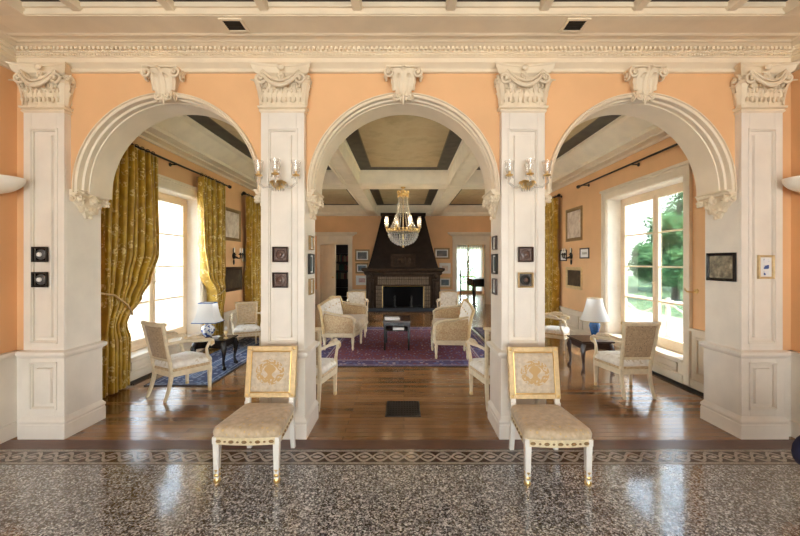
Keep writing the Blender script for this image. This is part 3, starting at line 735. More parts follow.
def side_chair(label, loc, rz):
    r = thing('side_chair', label, 'chair', loc, rz, group='empire side chairs before the piers')
    P = outline(.50, .42, -.26, .25, .025)
    mb = MB(); cushion(mb, P, .33, .405, .014, .03); mb.build('seat', 'damask', r, ang=1.2)
    mb = MB(); Q = [(x * .985, y * .985) for x, y in P]; mb.loft([[(x, y, z) for x, y in Q] for z in (.285, .338)])
    rail = mb.build('seat_rail', 'palegold', r, bevel=.003)
    for k in range(9):
        mb = MB(); x = -.19 + .0475 * k; mb.ball((x, -.262 - .025 * (1 - (2 * x / .5) ** 2), .312), .016 if k % 2 == 0 else .010, 8, 5, (1.25 if k % 2 == 0 else 1, .5, .75)); mb.build('rail_stud', 'darkgold', rail)
    for s in (-1, 1):
        for k in range(6): t = (k + .5) / 6; MB().ball((s * (.246 - .038 * t), -.2 + .4 * t, .312), .013, 6, 5, (.5, 1.3, .8)).build('rail_stud', 'darkgold', rail)
    for sx in (-1, 1):
        x, y = sx * .2175, -.235
        mb = MB(); taper_leg(mb, x, y, .30, .046, .034); mb.stack(x - .022, x + .022, y - .022, y + .022, [(.285, .004), (.335, .004)])
        lg = mb.build('front_leg', 'chairwhite', r, False, .003)
        mb = MB(); mb.lathe([(.017, .10), (.024, .095), (.02, .085), (.018, .07), (.024, .062), (.024, .05), (.016, .04), (.022, .03), (.026, .015), (.022, 0)], (x, y, 0), 14)
        mb.build('leg_cap', 'brass', lg)
        mb = MB(); taper_leg(mb, sx * .188, .235, .42, .040, .036, 0, .045, 1); mb.build('rear_leg', 'chairwhite', r, False, .003)
    # reclined back
    tilt = radians(9); b = bpy.data.objects.new('backrest', None); 
    Rm = Matrix.Rotation(-tilt, 3, 'X')
    def T(p): q = Rm @ Vector((p[0], p[1], p[2] - .38)); return (q.x, q.y + .235, q.z + .38)
    def bar(mb, x0, x1, y0, y1, z0, z1):
        o = len(mb.v); mb.box(x0, x1, y0, y1, z0, z1)
        for i in range(o, len(mb.v)): mb.v[i] = T(mb.v[i])
    for s in (-1, 1): mb = MB(); bar(mb, *sorted((s * .165, s * .205)), -.018, .018, .37, .45); mb.build('back_post', 'chairwhite', r, False, .003)
    W = .215; z0, z1 = .445, .875
    mb = MB(); bar(mb, -W, -W + .045, -.02, .02, z0, z1); bar(mb, W - .045, W, -.02, .02, z0, z1); bar(mb, -W + .045, W - .045, -.02, .02, z0, z0 + .045); bar(mb, -W + .045, W - .045, -.02, .02, z1 - .045, z1)
    fr = mb.build('back_frame', 'gold', r, False, .006)
    mb = MB(); w = W - .045
    path = [T((x, -.022, z)) for x, z in ((-w, z0 + .045), (w, z0 + .045), (w, z1 - .045), (-w, z1 - .045), (-w, z0 + .045))]
    for a, c in zip(path, path[1:]): mb.tube([a, c], .006, 6)
    for s in (-1, 1):
        for z in (z0 + .022, z1 - .022): q = T((s * (W - .022), -.022, z)); mb.ball(q, .012, 8, 6, (1, .5, 1))
    mb.build('beading', 'brass', fr)
    # padded panel, own origin at its centre so that the embroidery sits centrally
    mb = MB(); hh = (z1 - z0) / 2 - .047; w -= .002
    mb.loft([[(-w * k, y, -hh * k), (w * k, y, -hh * k), (w * k, y, hh * k), (-w * k, y, hh * k)] for k, y in ((1, .012), (1, -.018), (.93, -.032), (.6, -.040), (.1, -.043))])
    o = mb.build('back_panel', 'motif', r, ang=1.2); o.location = T((0, 0, (z0 + z1) / 2)); o.rotation_euler = (-tilt, 0, 0)
    mb = MB(); bar(mb, -w, w, .012, .022, z0 + .04, z1 - .04); mb.build('back_cover', 'canvas', r, False)
    return r

def armchair_proto():
    r = thing('armchair', '', 'armchair')
    P = outline(.53, .40, -.25, .22, .03)
    mb = MB(); cushion(mb, P, .355, .43, .03, .03); mb.build('seat', 'silk', r, ang=1.2)
    mb = MB(); cushion(mb, [(x * 1.005, y * 1.005) for x, y in P], .325, .365, 0, .01); mb.build('seat_border', 'damask_dark', r, ang=1.2)
    mb = MB(); mb.loft([[(x * .99, y * .99, z) for x, y in P] for z in (.265, .33)])
    rl = mb.build('seat_rail', 'chaircream', r, bevel=.004)
    for k in range(7): x = -.18 + .06 * k; MB().ball((x, -.247 - .03 * (1 - (2 * x / .54) ** 2), .30), .014, 8, 5, (1.3, .5, .8)).build('rail_stud', 'gold', rl)
    for s in (-1, 1):
        mb = MB(); taper_leg(mb, s * .235, -.225, .30, .045, .028); mb.lathe([(.024, .265), (.027, .255), (.024, .245)], (s * .235, -.225, 0), 10)
        lg = mb.build('front_leg', 'chaircream', r, False, .004)
        MB().lathe([(.018, .045), (.022, .035), (.02, .01), (.014, 0)], (s * .235, -.225, 0), 12).build('leg_cap', 'gold', lg)
        mb = MB(); taper_leg(mb, s * .172, .205, .36, .042, .030, s * .01, .085, 1); mb.build('rear_leg', 'chaircream', r, False, .004)
    # back: posts rake outwards, curved crest
    def B(x, z, d=0): t = (z - .36) / .54; return (x * .86 * (1 + .16 * t), .215 + .10 * t + .035 * (1 - (x / .23) ** 2) * t + d, z)
    mb = MB()
    for s in (-1, 1): mb.tube([B(s * .205, z) for z in (.30, .45, .6, .75, .89)], [.024, .022, .021, .021, .023], 8)
    mb.tube([B(x, .885) for x in [-.225 + .05 * k for k in range(10)]], .024, 8); mb.tube([B(x, .465) for x in [-.2 + .05 * k for k in range(9)]], .016, 8)
    fr = mb.build('back_frame', 'chaircream', r)
    mb = MB(); mb.tube([B(x, .855, -.022) for x in [-.18 + .04 * k for k in range(10)]], .005, 5)
    for s in (-1, 1): mb.tube([B(s * .182, z, -.022) for z in (.49, .6, .75, .855)], .005, 5); mb.ball(B(s * .22, .89, -.02), .018, 8, 6, (1, .5, 1))
    mb.build('beading', 'gold', fr)
    for nm, m, d0, d1 in (('back_panel', 'damask', -.035, -.012), ('back_cover', 'canvas', .012, .0)):
        mb = MB(); g = []
        for j in range(9):
            z = .475 + (.87 - .475) * j / 8
            for i in range(9):
                x = -.19 + .38 * i / 8; e = min(1, 4 * min(i, 8 - i) / 8 + .0) * min(1, 4 * min(j, 8 - j) / 8)
                g.append(B(x, z, d1 + (d0 - d1) * e))
        n0 = len(g); g2 = [(x, y + (.006 if d0 < 0 else -.006), z) for x, y, z in [B(-.19 + .38 * i / 8, .475 + .395 * j / 8, d1) for j in range(9) for i in range(9)]]
        fs = []
        for j in range(8):
            for i in range(8): a = j * 9 + i; fs += [(a, a + 1, a + 10, a + 9), (n0 + a, n0 + a + 9, n0 + a + 10, n0 + a + 1)]
        mb.add(g + g2, fs); mb.build(nm, m, r, ang=1.2)
    for s in (-1, 1):
        mb = MB(); pth = [B(s * .215, .66), (s * .255, .15, .675), (s * .275, .02, .665), (s * .28, -.10, .65), (s * .28, -.19, .645), (s * .28, -.235, .625), (s * .28, -.24, .59), (s * .28, -.215, .575), (s * .278, -.20, .595)]
        mb.tube(pth, [.018, .018, .019, .02, .022, .022, .02, .018, .012], 8)
        mb.tube([(s * .278, -.20, .62), (s * .27, -.16, .54), (s * .255, -.18, .46), (s * .245, -.22, .38), (s * .24, -.225, .29)], [.018, .017, .02, .022, .022], 8)
        am = mb.build('arm', 'chaircream', r)
        mb = MB(); mb.lathe([(.001, -.026), (.024, -.024), (.026, 0), (.024, .024), (.001, .026)], (s * .28, -.222, .605), 12, 'X'); mb.build('arm_scroll', 'gold', am)
        mb = MB(); mb.tube([(s * .255, .12, .69), (s * .273, .02, .70), (s * .279, -.08, .69), (s * .28, -.13, .67)], [.012, .026, .026, .012], 8); mb.build('arm_pad', 'damask', am)
    return r
AC = armchair_proto(); first = [True]
def armchair(label, loc, rz, rugz=0):
    if first[0]: o = AC; first[0] = False
    else: o = copy_tree(AC)
    o.location = (loc[0], loc[1], rugz); o.rotation_euler = (0, 0, radians(rz)); o['label'] = label; o['category'] = 'armchair'; o['group'] = 'cream empire armchairs'; return o

side_chair('white and gold side chair standing before the pier beside the curtained arch', (-1.143, 3.00, 0), 0)
side_chair('white and gold side chair standing before the pier beside the uncurtained window arch', (1.105, 2.965, 0), 0)
armchair('cream armchair turned away, between the gold curtain and the blue and white lamp', (-2.74, 4.66), 151)
armchair('cream armchair turned away, beside the bright uncurtained window', (2.735, 4.72), 183)
armchair('armchair behind the pier on the curtained side, facing the fireplace room', (-1.08, 4.37), 176)
armchair('armchair behind the pier on the uncurtained side, facing the fireplace room', (1.06, 4.37), 184)
armchair('cream armchair facing the hall beyond the blue and white lamp', (-2.93, 7.1), 24, .012).scale = (.92, .92, .90)
armchair('cream armchair half hidden behind the pier beside the blue vase lamp', (2.74, 6.95), 58).scale = (.92, .92, .92)

def upholstered_chair(label, loc, rz):
    r = thing('upholstered_armchair', label, 'armchair', loc, rz, group='armchairs beside the fireplace')
    mb = MB(); cushion(mb, outline(.56, .5, -.28, .2, .03), .30, .42, .03, .03); mb.build('seat', 'damask', r, ang=1.2)
    mb = MB(); mb.loft([[(x, y, z) for x, y in outline(.56, .5, -.28, .2, .03)] for z in (.24, .31)]); mb.build('seat_rail', 'chaircream', r)
    mb = MB(); mb.loft([[(-w, y, z), (w, y, z), (w, y + .09, z), (-w, y + .09, z)] for z, w, y in ((.36, .25, .16), (.6, .27, .2), (.84, .28, .25), (.87, .26, .26))]); mb.build('backrest', 'silk', r, bevel=.02)
    mb = MB(); mb.tube([(-.27, .21, .4), (-.29, .25, .86), (0, .28, .90), (.29, .25, .86), (.27, .21, .4)], .02, 8); mb.build('back_frame', 'gold', r)
    for s in (-1, 1):
        mb = MB(); mb.tube([(s * .27, .2, .62), (s * .30, 0, .62), (s * .30, -.2, .60)], [.04, .045, .04], 8); mb.tube([(s * .3, -.2, .6), (s * .28, -.2, .3)], .022, 8); mb.build('arm', 'damask', r)
        for y in (-.23, .17): mb = MB(); taper_leg(mb, s * .24, y, .27, .045, .028); mb.build('leg', 'chaircream', r, False)
    return r
upholstered_chair('upholstered armchair by the fireplace beneath the pictures near the library doorway', (-1.3, 10.6, 0), radians(14)).scale = (.88, .88, .86)
upholstered_chair('upholstered armchair by the fireplace beneath the pictures near the piano doorway', (1.22, 10.6, 0), radians(-14)).scale = (.88, .88, .86)

def sofa(label, loc, rz):
    r = thing('sofa', label, 'sofa', loc, rz, group='gilded empire sofas facing each other'); L = .92
    def ol(k, yf, yr):
        P = []
        for i in range(21): t = i / 20; x = -L + 2 * L * t; P.append((x * k, yf - .06 * (1 - (2 * t - 1) ** 4) - .02 * sin(3 * pi * t) ** 2))
        P += [(L * k, yr), (0, yr), (-L * k, yr)]
        return P
    P = ol(1, -.27, .27)
    mb = MB(); cushion(mb, P, .30, .41, .03, .04); mb.build('seat', 'damask_dark', r, ang=1.2)
    mb = MB(); mb.loft([[(x * (1.01), y * 1.02, z) for x, y in P] for z in (.235, .305)]); mb.loft([[(x * (1.015), y * 1.05, z) for x, y in P] for z in (.262, .278)])
    mb.build('seat_rail', 'chaircream', r, bevel=.004)
    for x in (-.88, -.3, .3, .88):
        for y in (-.30, .24):
            yy = y + (.03 if y < 0 and abs(x) > .8 else 0)
            MB().lathe([(.028, .25), (.034, .235), (.024, .225), (.030, .20), (.018, .06), (.024, .045), (.018, .02), (.014, 0)], (x, yy - (.03 if y < 0 and abs(x) < .5 else 0), 0), 12).build('leg', 'chaircream', r)
    # back: reclined, arched crest
    def crest(x): return .80 + .045 * cos(pi * x / (2 * L)) 
    mb = MB(); g = []; nx, nz = 36, 10
    for j in range(nz + 1):
        for i in range(nx + 1):
            x = -L + .05 + (2 * L - .1) * i / nx; t = j / nz; z = .38 + (crest(x) - .03 - .38) * t
            e = min(1, 6 * min(i, nx - i) / nx) * min(1, 5 * min(j, nz - j) / nz)
            tuft = abs(sin(pi * 6 * (i / nx))) ** .6 * (.5 + .5 * abs(sin(pi * 2.5 * t)) ** .5)
            g.append((x, .235 + .09 * t - .06 * e * (.45 + .55 * tuft), z))
    n0 = len(g); g2 = [(x, .27 + .09 * (z - .38) / .5, z) for x, y, z in g]; w = nx + 1; fs = []
    for j in range(nz):
        for i in range(nx): a = j * w + i; fs += [(a, a + 1, a + w + 1, a + w), (n0 + a, n0 + a + w, n0 + a + w + 1, n0 + a + 1)]
    mb.add(g + g2, fs); bk = mb.build('backrest', 'silk', r, ang=1.3)
    mb = MB()
    for i in range(6):
        for z in (.56, .72): mb.ball((-L + .05 + (2 * L - .1) * (i + (.5 if z > .6 else 0)) / 6 + .0, .25, z), .014, 6, 4)
    mb.build('tuft_button', 'gold', bk)
    mb = MB(); mb.tube([(-L, .25, .3)] + [(-L + .01, .27, .5), (-L, .30, .7)] + [(-L + 2 * L * i / 16, .335, crest(-L + 2 * L * i / 16)) for i in range(17)] + [(L, .30, .7), (L - .01, .27, .5), (L, .25, .3)], .026, 8)
    for k in range(9): mb.ball((-.2 + .05 * k, .32, .865 + .02 * (1 - abs(k - 4) / 4)), .026, 8, 6)
    mb.build('back_frame', 'gold', r)
    for s in (-1, 1):
        mb = MB(); x = s * (L - .045)
        mb.loft([[(x - w, y, z0), (x + w, y, z0), (x + w * 1.1, y, (z0 + z1) / 2), (x + w * 1.2, y, z1 - .02), (x + w * .5, y, z1), (x - w * .5, y, z1), (x - w * 1.2, y, z1 - .02), (x - w * 1.1, y, (z0 + z1) / 2)] for y, z0, z1, w in ((.25, .31, .66, .035), (.05, .31, .62, .05), (-.15, .31, .60, .055), (-.25, .31, .57, .05), (-.275, .31, .53, .035))])
        am = mb.build('arm', 'damask_dark', r, ang=1.2)
        mb = MB(); mb.tube([(x, .26, .69), (x, .05, .645), (x, -.12, .625), (x, -.24, .60), (x, -.295, .55), (x, -.29, .49), (x, -.25, .475), (x, -.235, .51)], [.018, .018, .02, .024, .028, .028, .022, .014], 8)
        mb.tube([(x, -.28, .48), (x, -.29, .40), (x, -.28, .25)], [.022, .026, .028], 8); mb.build('arm_frame', 'chaircream', am)
    return r
sofa('gilded sofa with tufted white back, on the library doorway side of the rug', (-1.16, 7.72, .012), radians(88))
sofa('gilded sofa with arched crest, on the piano doorway side of the rug', (.86, 7.1, .012), radians(-94))

# rugs
def rug_obj(label, cx, cy, hx, hy, m, fringe=True):
    o = MB().box(-hx, hx, -hy, hy, 0, .012).build('rug', m, smooth=False); o.location = (cx, cy, 0); return tag(o, label, 'rug')
rug_obj('large dark red and violet patterned rug beneath the facing sofas', -.02, 7.55, 1.62, 1.76, rug('red_violet_rug', 1.62, 1.76, (.13, .018, .028), (.05, .035, .12), (.06, .03, .085), (.10, .10, .20), (.32, .24, .25)))
rug_obj('blue patterned rug beneath the table with the blue and white lamp', -2.93, 6.45, .42, 1.56, rug('blue_rug', .42, 1.56, (.035, .075, .15), (.10, .14, .22), (.02, .03, .08), (.14, .17, .25), (.24, .25, .30)))
rug_obj('grey violet rug on the floor behind the sofa near the piano doorway', 2.16, 8.2, .48, 1.05, rug('grey_violet_rug', .48, 1.05, (.14, .10, .17), (.08, .08, .16), (.10, .06, .11), (.16, .16, .24), (.28, .24, .26)))

# floor register
r = thing('floor_grille', 'black cast iron heating grille set in the wooden floor', 'grille', (-.01, 4.14, 0))
mb = MB(); w, d = .185, .215
for a in ((-w, -w + .02, -d, d), (w - .02, w, -d, d), (-w + .02, w - .02, -d, -d + .02), (-w + .02, w - .02, d - .02, d)): mb.box(a[0], a[1], a[2], a[3], 0, .008)
mb.build('grille_frame', 'iron', r, False)
mb = MB(); mb.box(-w + .02, w - .02, -d + .02, d - .02, 0, .002)
for k in range(11): x = -w + .035 + k * .03; mb.box(x - .005, x + .005, -d + .02, d - .02, .002, .007)
for k in range(7): y = -d + .05 + k * .055; mb.box(-w + .02, w - .02, y - .005, y + .005, .002, .0065)
mb.build('grille_bars', 'iron', r, False)
# heating vents along the window walls
for s, y0, y1, lab in ((1, 4.35, 6.5, 'long dark floor vent under the uncurtained window'), (-1, 4.95, 6.6, 'long dark floor vent under the curtained window')):
    yc = (y0 + y1) / 2; hl = (y1 - y0) / 2; r = thing('floor_vent', lab, 'vent', (s * (WX - .13), yc, 0))
    mb = MB(); mb.box(-.05, .05, -hl, hl, 0, .004); mb.build('vent_base', 'darkwood', r, False)
    mb = MB(); 
    for x in (-.05, -.02, .01, .038): mb.box(x, x + .012, -hl, hl, .004, .012)
    mb.build('vent_slats', 'brass' if False else 'iron', r, False)

# coffee table with papers
r = thing('coffee_table', 'low black two-tier table standing on the rug between the sofas', 'table', (-.13, 7.15, .012))
mb = MB(); mb.box(-.25, .25, -.36, .36, .50, .535); mb.build('tabletop', 'darkwood', r, False, .008)
mb = MB(); mb.box(-.225, .225, -.33, .33, .44, .50); mb.build('apron', 'black', r, False, .004)
mb = MB(); mb.box(-.22, .22, -.33, .33, .345, .362); mb.build('lower_shelf', 'black', r, False, .004)
for sx in (-1, 1):
    for sy in (-1, 1): mb = MB(); taper_leg(mb, sx * .215, sy * .32, .5, .045, .03); mb.build('leg', 'black', r, False, .003)
o = MB().box(-.13, .13, -.10, .10, 0, .035).build('book', 'paper', smooth=False, bevel=.003); o.location = (-.22, 6.98, .547); o.rotation_euler = (0, 0, .15); tag(o, 'thick pale book lying on the black coffee table top', 'book')
o = MB().box(-.10, .10, -.08, .08, 0, .045).build('book', 'paper', smooth=False, bevel=.003); o.location = (-.10, 6.93, .374); tag(o, 'white book lying on the lower shelf of the coffee table', 'book')

# cabriole side tables
def side_table(label, loc, w, d, h, wood='darkwood', fat=1):
    r = thing('side_table', label, 'table', loc)
    mb = MB(); mb.stack(-w, w, -d, d, [(h - .028, -.01), (h - .02, .0), (h - .006, .004), (h, 0)]); mb.build('tabletop', wood, r, bevel=.002)
    mb = MB(); mb.box(-w + .03, w - .03, -d + .03, d - .03, h - .12, h - .028)
    for s in (-1, 1): mb.tube([(-w + .05, s * (d - .032), h - .12), (0, s * (d - .032), h - .10), (w - .05, s * (d - .032), h - .12)], [.02, .008, .02], 6)
    mb.build('apron', wood, r, False, .004)
    for sx in (-1, 1):
        for sy in (-1, 1):
            x, y = sx * (w - .035), sy * (d - .035)
            MB().tube([(x - sx * .005, y - sy * .005, h - .05), (x + sx * .012, y + sy * .012, h - .13), (x + sx * .008, y + sy * .008, h * .5), (x - sx * .004, y - sy * .004, .12), (x, y, .05), (x + sx * .012, y + sy * .012, .02), (x + sx * .012, y + sy * .012, .0)], [q * fat for q in (.028, .032, .02, .014, .016, .026, .022)], 8).build('leg', wood, r)
side_table('dark table under the blue and white ginger jar lamp', (-2.87, 5.78, .012), .25, .22, .44, 'black', 1.35)
side_table('dark table with curved legs under the blue vase lamp', (2.78, 5.68, 0), .235, .25, .46, 'darkwood', 1.2)

# lamps
r = thing('table_lamp', 'lamp with square flared pale shade on a blue and white ginger jar', 'lamp', (-2.97, 5.76, .452))
MB().lathe([(.07, 0), (.075, .01), (.06, .025)], (0, 0, 0), 20).build('lamp_foot', 'darkwood', r)
MB().lathe([(.045, .025), (.075, .06), (.095, .11), (.092, .15), (.06, .19), (.035, .205), (.038, .225), (.01, .235)], (0, 0, 0), 24).build('lamp_base', 'bluewhite', r)
MB().tube([(0, 0, .23), (0, 0, .52)], .008, 8).build('lamp_stem', 'brass', r)
mb = MB(); rings = []
for z, w in ((.24, .178), (.27, .158), (.32, .138), (.40, .12), (.47, .11), (.53, .105)): rings.append([(-w, -w * .8, z), (0, -w * .86, z), (w, -w * .8, z), (w * 1.05, 0, z), (w, w * .8, z), (0, w * .86, z), (-w, w * .8, z), (-w * 1.05, 0, z)])
mb.loft(rings, caps=False); sh = mb.build('lamp_shade', 'lampshade', r, ang=.5)
mb = MB()
for rg in (rings[0], rings[-1]):
    for p_, q_ in zip(rg, rg[1:] + rg[:1]): mb.tube([p_, q_], .006, 5)
mb.build('shade_trim', 'blueglaze', sh)
r = thing('table_lamp', 'lamp with pleated white cone shade on a deep blue vase', 'lamp', (2.84, 5.66, .46))
MB().lathe([(.06, 0), (.065, .012), (.045, .02)], (0, 0, 0), 20).build('lamp_foot', 'brass', r)
MB().lathe([(.035, .02), (.045, .05), (.06, .12), (.078, .19), (.07, .23), (.035, .25), (.045, .27), (.01, .28)], (0, 0, 0), 24).build('lamp_base', 'blueglaze', r)
MB().tube([(0, 0, .27), (0, 0, .60)], .008, 8).build('lamp_stem', 'brass', r)
mb = MB(); seg = 48; rings = []
for t in range(7):
    z = .27 + .33 * t / 6; rr = .20 - .10 * t / 6 - .012 * sin(pi * t / 6); rings.append([((rr + (.004 if i % 2 else 0)) * cos(2 * pi * i / seg), (rr + (.004 if i % 2 else 0)) * sin(2 * pi * i / seg), z) for i in range(seg)])
mb.loft(rings, caps=False); sh = mb.build('lamp_shade', 'lampshade', r, ang=.8)
mb = MB()
for rr, z in ((.204, .27), (.104, .60)): mb.tube([(rr * cos(2 * pi * i / 24), rr * sin(2 * pi * i / 24), z) for i in range(25)], .005, 5)
mb.build('shade_trim', 'gold', sh)
# small things on the table
r = thing('figurine', 'small gilded candlestick figurine on the table beside the ginger jar lamp', 'figurine', (-2.68, 5.72, .452))
MB().lathe([(.035, 0), (.03, .012), (.012, .02), (.014, .06), (.03, .085), (.024, .11), (.008, .12)], (0, 0, 0), 14).build('figurine_base', 'gold', r)
MB().lathe([(.012, .12), (.022, .14), (.018, .17), (.004, .185)], (0, 0, 0), 12).build('figurine_top', 'porcelain', r)
mb = MB(); mb.lathe([(.02, 0), (.035, .008), (.055, .035), (.06, .04), (.05, .036), (.02, .012)], (0, 0, 0), 18); o = mb.build('dish', 'porcelain'); o.location = (-2.80, 5.66, .452); tag(o, 'small white porcelain dish on the table beside the ginger jar lamp', 'dish')

# navy club chair at the hall's edge
r = thing('club_chair', 'navy velvet club chair, only its rolled arm showing at the edge of the terrazzo floor', 'armchair', (2.49, 1.66, 0), radians(180))
mb = MB(); cushion(mb, outline(.56, .56, -.36, .26, .02), .22, .44, .04, .05); mb.build('seat', 'navy', r, ang=1.4)
mb = MB(); mb.loft([[(-w, y, z), (w, y, z), (w, y + .16, z), (-w, y + .16, z)] for z, w, y in ((.14, .36, .20), (.5, .37, .24), (.82, .36, .30), (.88, .33, .33))]); mb.build('backrest', 'navy', r, bevel=.04)
for s in (-1, 1):
    mb = MB(); mb.loft([[(s * .36 + q * .10 * cos(t), y, .61 + q * .10 * sin(t)) for t in [2 * pi * i / 16 for i in range(16)]] for y, q in ((.30, 1), (-.30, 1), (-.34, .93), (-.36, .7), (-.365, .05))])
    mb.loft([[(s * .33 - .05, y, .14), (s * .33 + .05, y, .14), (s * .33 + .05, y, .58), (s * .33 - .05, y, .58)] for y in (.30, -.33)]); mb.build('arm', 'navy', r, ang=1)
    for y in (-.28, .3): MB().lathe([(.018, 0), (.028, .14)], (s * .34, y, 0), 10).build('leg', 'darkwood', r)

# ------------------------------------------------------------------ curtains and rods
def interp(tab, z):
    for (a, b), (c, d) in zip(tab, tab[1:]):
        if (a - z) * (c - z) <= 0: t = (z - a) / (c - a) if c != a else 0; t = t * t * (3 - 2 * t); return b + (d - b) * t
    return tab[-1][1]
def curtain(label, side, far_tab, near_tab, folds, tie=None, z0=.02, z1=3.1, amp=.05):
    r = thing('curtain', label, 'curtain', (side * (WX - .14), 0, 0), group=None)
    nu, nz = folds * 14, 60; fr = []; bk = []
    for j in range(nz + 1):
        z = z1 + (z0 - z1) * j / nz; a = interp(near_tab, z); b = interp(far_tab, z)
        for i in range(nu + 1):
            u = i / nu; ph = 2 * pi * folds * u + .6 * sin(z * 1.3 + u * 9)
            k = amp * (1 + .3 * sin(u * 17 + 1)) * (.85 + .2 * sin(z * 2 + u * 5))
            y = a + (b - a) * u + .012 * sin(ph * 2)
            x = -side * (k * (2.1 * abs(cos(ph / 2)) ** .8 - 1.2) + .03 * (1 if tie and abs(z - tie) < .25 else 0) * cos((z - (tie or 0)) * 6))
            fr.append((x, y, z)); bk.append((x + side * .012, y, z))
    n0 = len(fr); w = nu + 1; fs = []
    for j in range(nz):
        for i in range(nu): q = j * w + i; fs += [(q, q + 1, q + w + 1, q + w), (n0 + q, n0 + q + w, n0 + q + w + 1, n0 + q + 1)]
    for j in range(nz):
        for q in (j * w, j * w + nu): fs.append((q, q + w, n0 + q + w, n0 + q))
    for i in range(nu):
        for q in (i, nz * w + i): fs.append((q, q + 1, n0 + q + 1, n0 + q))
    mb = MB(); mb.add(fr + bk, fs); mb.build('curtain_cloth', 'curtain', r, ang=2)
    a, b = interp(near_tab, z1), interp(far_tab, z1)
    n = folds
    for k in range(n): yy = a + (b - a) * (k + .5) / n; MB().tube([(.028 * cos(t), yy, 3.135 + .028 * sin(t)) for t in [2 * pi * q / 12 for q in range(13)]], .004, 5).build('curtain_ring', 'iron', r)
    return r
L = curtain('long gold brocade curtain tied back beside the tall outer pier', -1,
    [(3.1, 5.44), (1.75, 5.46), (1.35, 5.28), (1.12, 5.06), (.92, 4.84), (.86, 4.80), (.6, 4.90), (.02, 4.88)],
    [(3.1, 4.45), (1.4, 4.42), (.9, 4.40), (.02, 4.38)], 9, tie=1.0, amp=.085)
mb = MB(); mb.tube([(-.10 + .18 * t, 4.35 + .50 * t, 1.24 - .30 * t - .06 * sin(pi * t)) for t in [i / 10 for i in range(11)]], .012, 8); 
mb.tube([(.06, 4.35, 1.245), (.10, 4.55, 1.20), (.11, 4.75, 1.06), (.09, 4.86, .93)], .012, 8); mb.build('curtain_tieback', 'gold', L)
L = curtain('gold brocade curtain gathered at the far edge of the same tall window', -1,
    [(3.1, 7.5), (1.5, 7.48), (.9, 7.42), (.02, 7.42)],
    [(3.1, 6.62), (1.9, 6.68), (1.4, 6.78), (1.05, 6.98), (.95, 7.0), (.6, 6.9), (.02, 6.88)], 7, tie=1.0, amp=.08)
mb = MB(); mb.tube([(.06, 6.96, .98), (.11, 7.15, 1.0), (.10, 7.35, 1.08), (-.08, 7.5, 1.16)], .012, 8); mb.build('curtain_tieback', 'gold', L)
curtain('gold brocade curtain hanging beside the dark sconce, half hidden by the inner pier', -1, [(3.1, 9.62), (.02, 9.6)], [(3.1, 8.62), (.02, 8.66)], 6, amp=.075)
curtain('gold brocade curtain on the uncurtained window side, beyond the framed pictures', 1, [(3.1, 9.62), (.02, 9.6)], [(3.1, 8.88), (.02, 8.9)], 6, amp=.075)
for s, y0, y1, lab in ((-1, 4.25, 7.72, 'long dark curtain rod carrying the gold curtains of the first window'), (1, 4.25, 7.72, 'bare dark curtain rod above the uncurtained window'), (-1, 8.5, 12.6, 'dark curtain rod above the window beyond the dark sconce'), (1, 8.78, 12.6, 'dark curtain rod above the window beyond the framed pictures')):
    r = thing('curtain_rod', lab, 'curtain rod', (s * (WX - .14), (y0 + y1) / 2, 3.135)); hl = (y1 - y0) / 2
    MB().tube([(0, -hl, 0), (0, hl, 0)], .015, 10).build('rod', 'iron', r)
    for q in (-1, 1):
        MB().lathe([(.015, 0), (.03, .01), (.02, .03), (.034, .06), (.02, .09), (.004, .11)], (0, q * hl + (0 if q < 0 else .0), 0), 12, 'Y').build('finial', 'iron', r) if q < 0 else MB().lathe([(.015, 0), (.03, -.01), (.02, -.03), (.034, -.06), (.02, -.09), (.004, -.11)], (0, hl, 0), 12, 'Y').build('finial', 'iron', r)
    for yy in (-hl * .93, 0, hl * .93): MB().tube([(s * .139, yy, .0), (0, yy, .0)], .01, 6).lathe([(.03, 0), (.03, .012)], (s * .128, yy, 0), 10, 'X').build('bracket', 'iron', r)
for yy, lab in ((4.80, 'brass curtain hook on the apricot wall beside the uncurtained window'),):
    r = thing('curtain_hook', lab, 'hook', (WX, yy, 1.23))
    MB().lathe([(.03, -.012), (.03, 0)], (0, 0, 0), 12, 'X').build('hook_plate', 'brass', r)
    MB().tube([(0, 0, 0), (-.06, 0, -.01), (-.12, .01, -.005), (-.13, .03, .02), (-.115, .05, .035)], .008, 6).build('hook_arm', 'brass', r)

# ------------------------------------------------------------------ pictures
def picture(name, label, cat, loc, ang, w, h, fw, fm, art, mat_w=0, group=None, extra=None, depth=.025):
    r = thing(name, label, cat, loc, radians(ang), group)
    hw, hh = w / 2, h / 2; mb = MB()
    O = [(-hw, -hh), (hw, -hh), (hw, hh), (-hw, hh)]
    def ring(k, y): return [(x - math.copysign(k, x), y, z - math.copysign(k, z)) for x, z in O]
    mb.loft([ring(0, 0), ring(0, -depth * .8), ring(fw * .3, -depth), ring(fw * .75, -depth * .8), ring(fw, -depth * .45), ring(fw, 0)], caps=False)
    mb.build('picture_frame', fm, r, ang=.4)
    iw, ih = hw - fw, hh - fw
    if mat_w:
        mb = MB(); a, b = iw - mat_w, ih - mat_w; y = -depth * .4
        for q in ((-iw, -a, -ih, ih), (a, iw, -ih, ih), (-a, a, -ih, -b), (-a, a, b, ih)): mb.box(q[0], q[1], y, y + .003, q[2], q[3])
        mb.build('picture_mount', 'paper', r, False); iw, ih = a, b
    MB().box(-iw, iw, -depth * .3, -.001, -ih, ih).build('artwork', art, r, False)
    if extra: extra(r)
    return r
A_land = rugart('dark_landscape_art', [(.03, .026, .018), (.12, .10, .06), (.30, .26, .17), (.6, .54, .42)], 14)
A_dark = rugart('brown_portrait_art', [(.012, .010, .008), (.05, .035, .022), (.16, .11, .07)], 5)
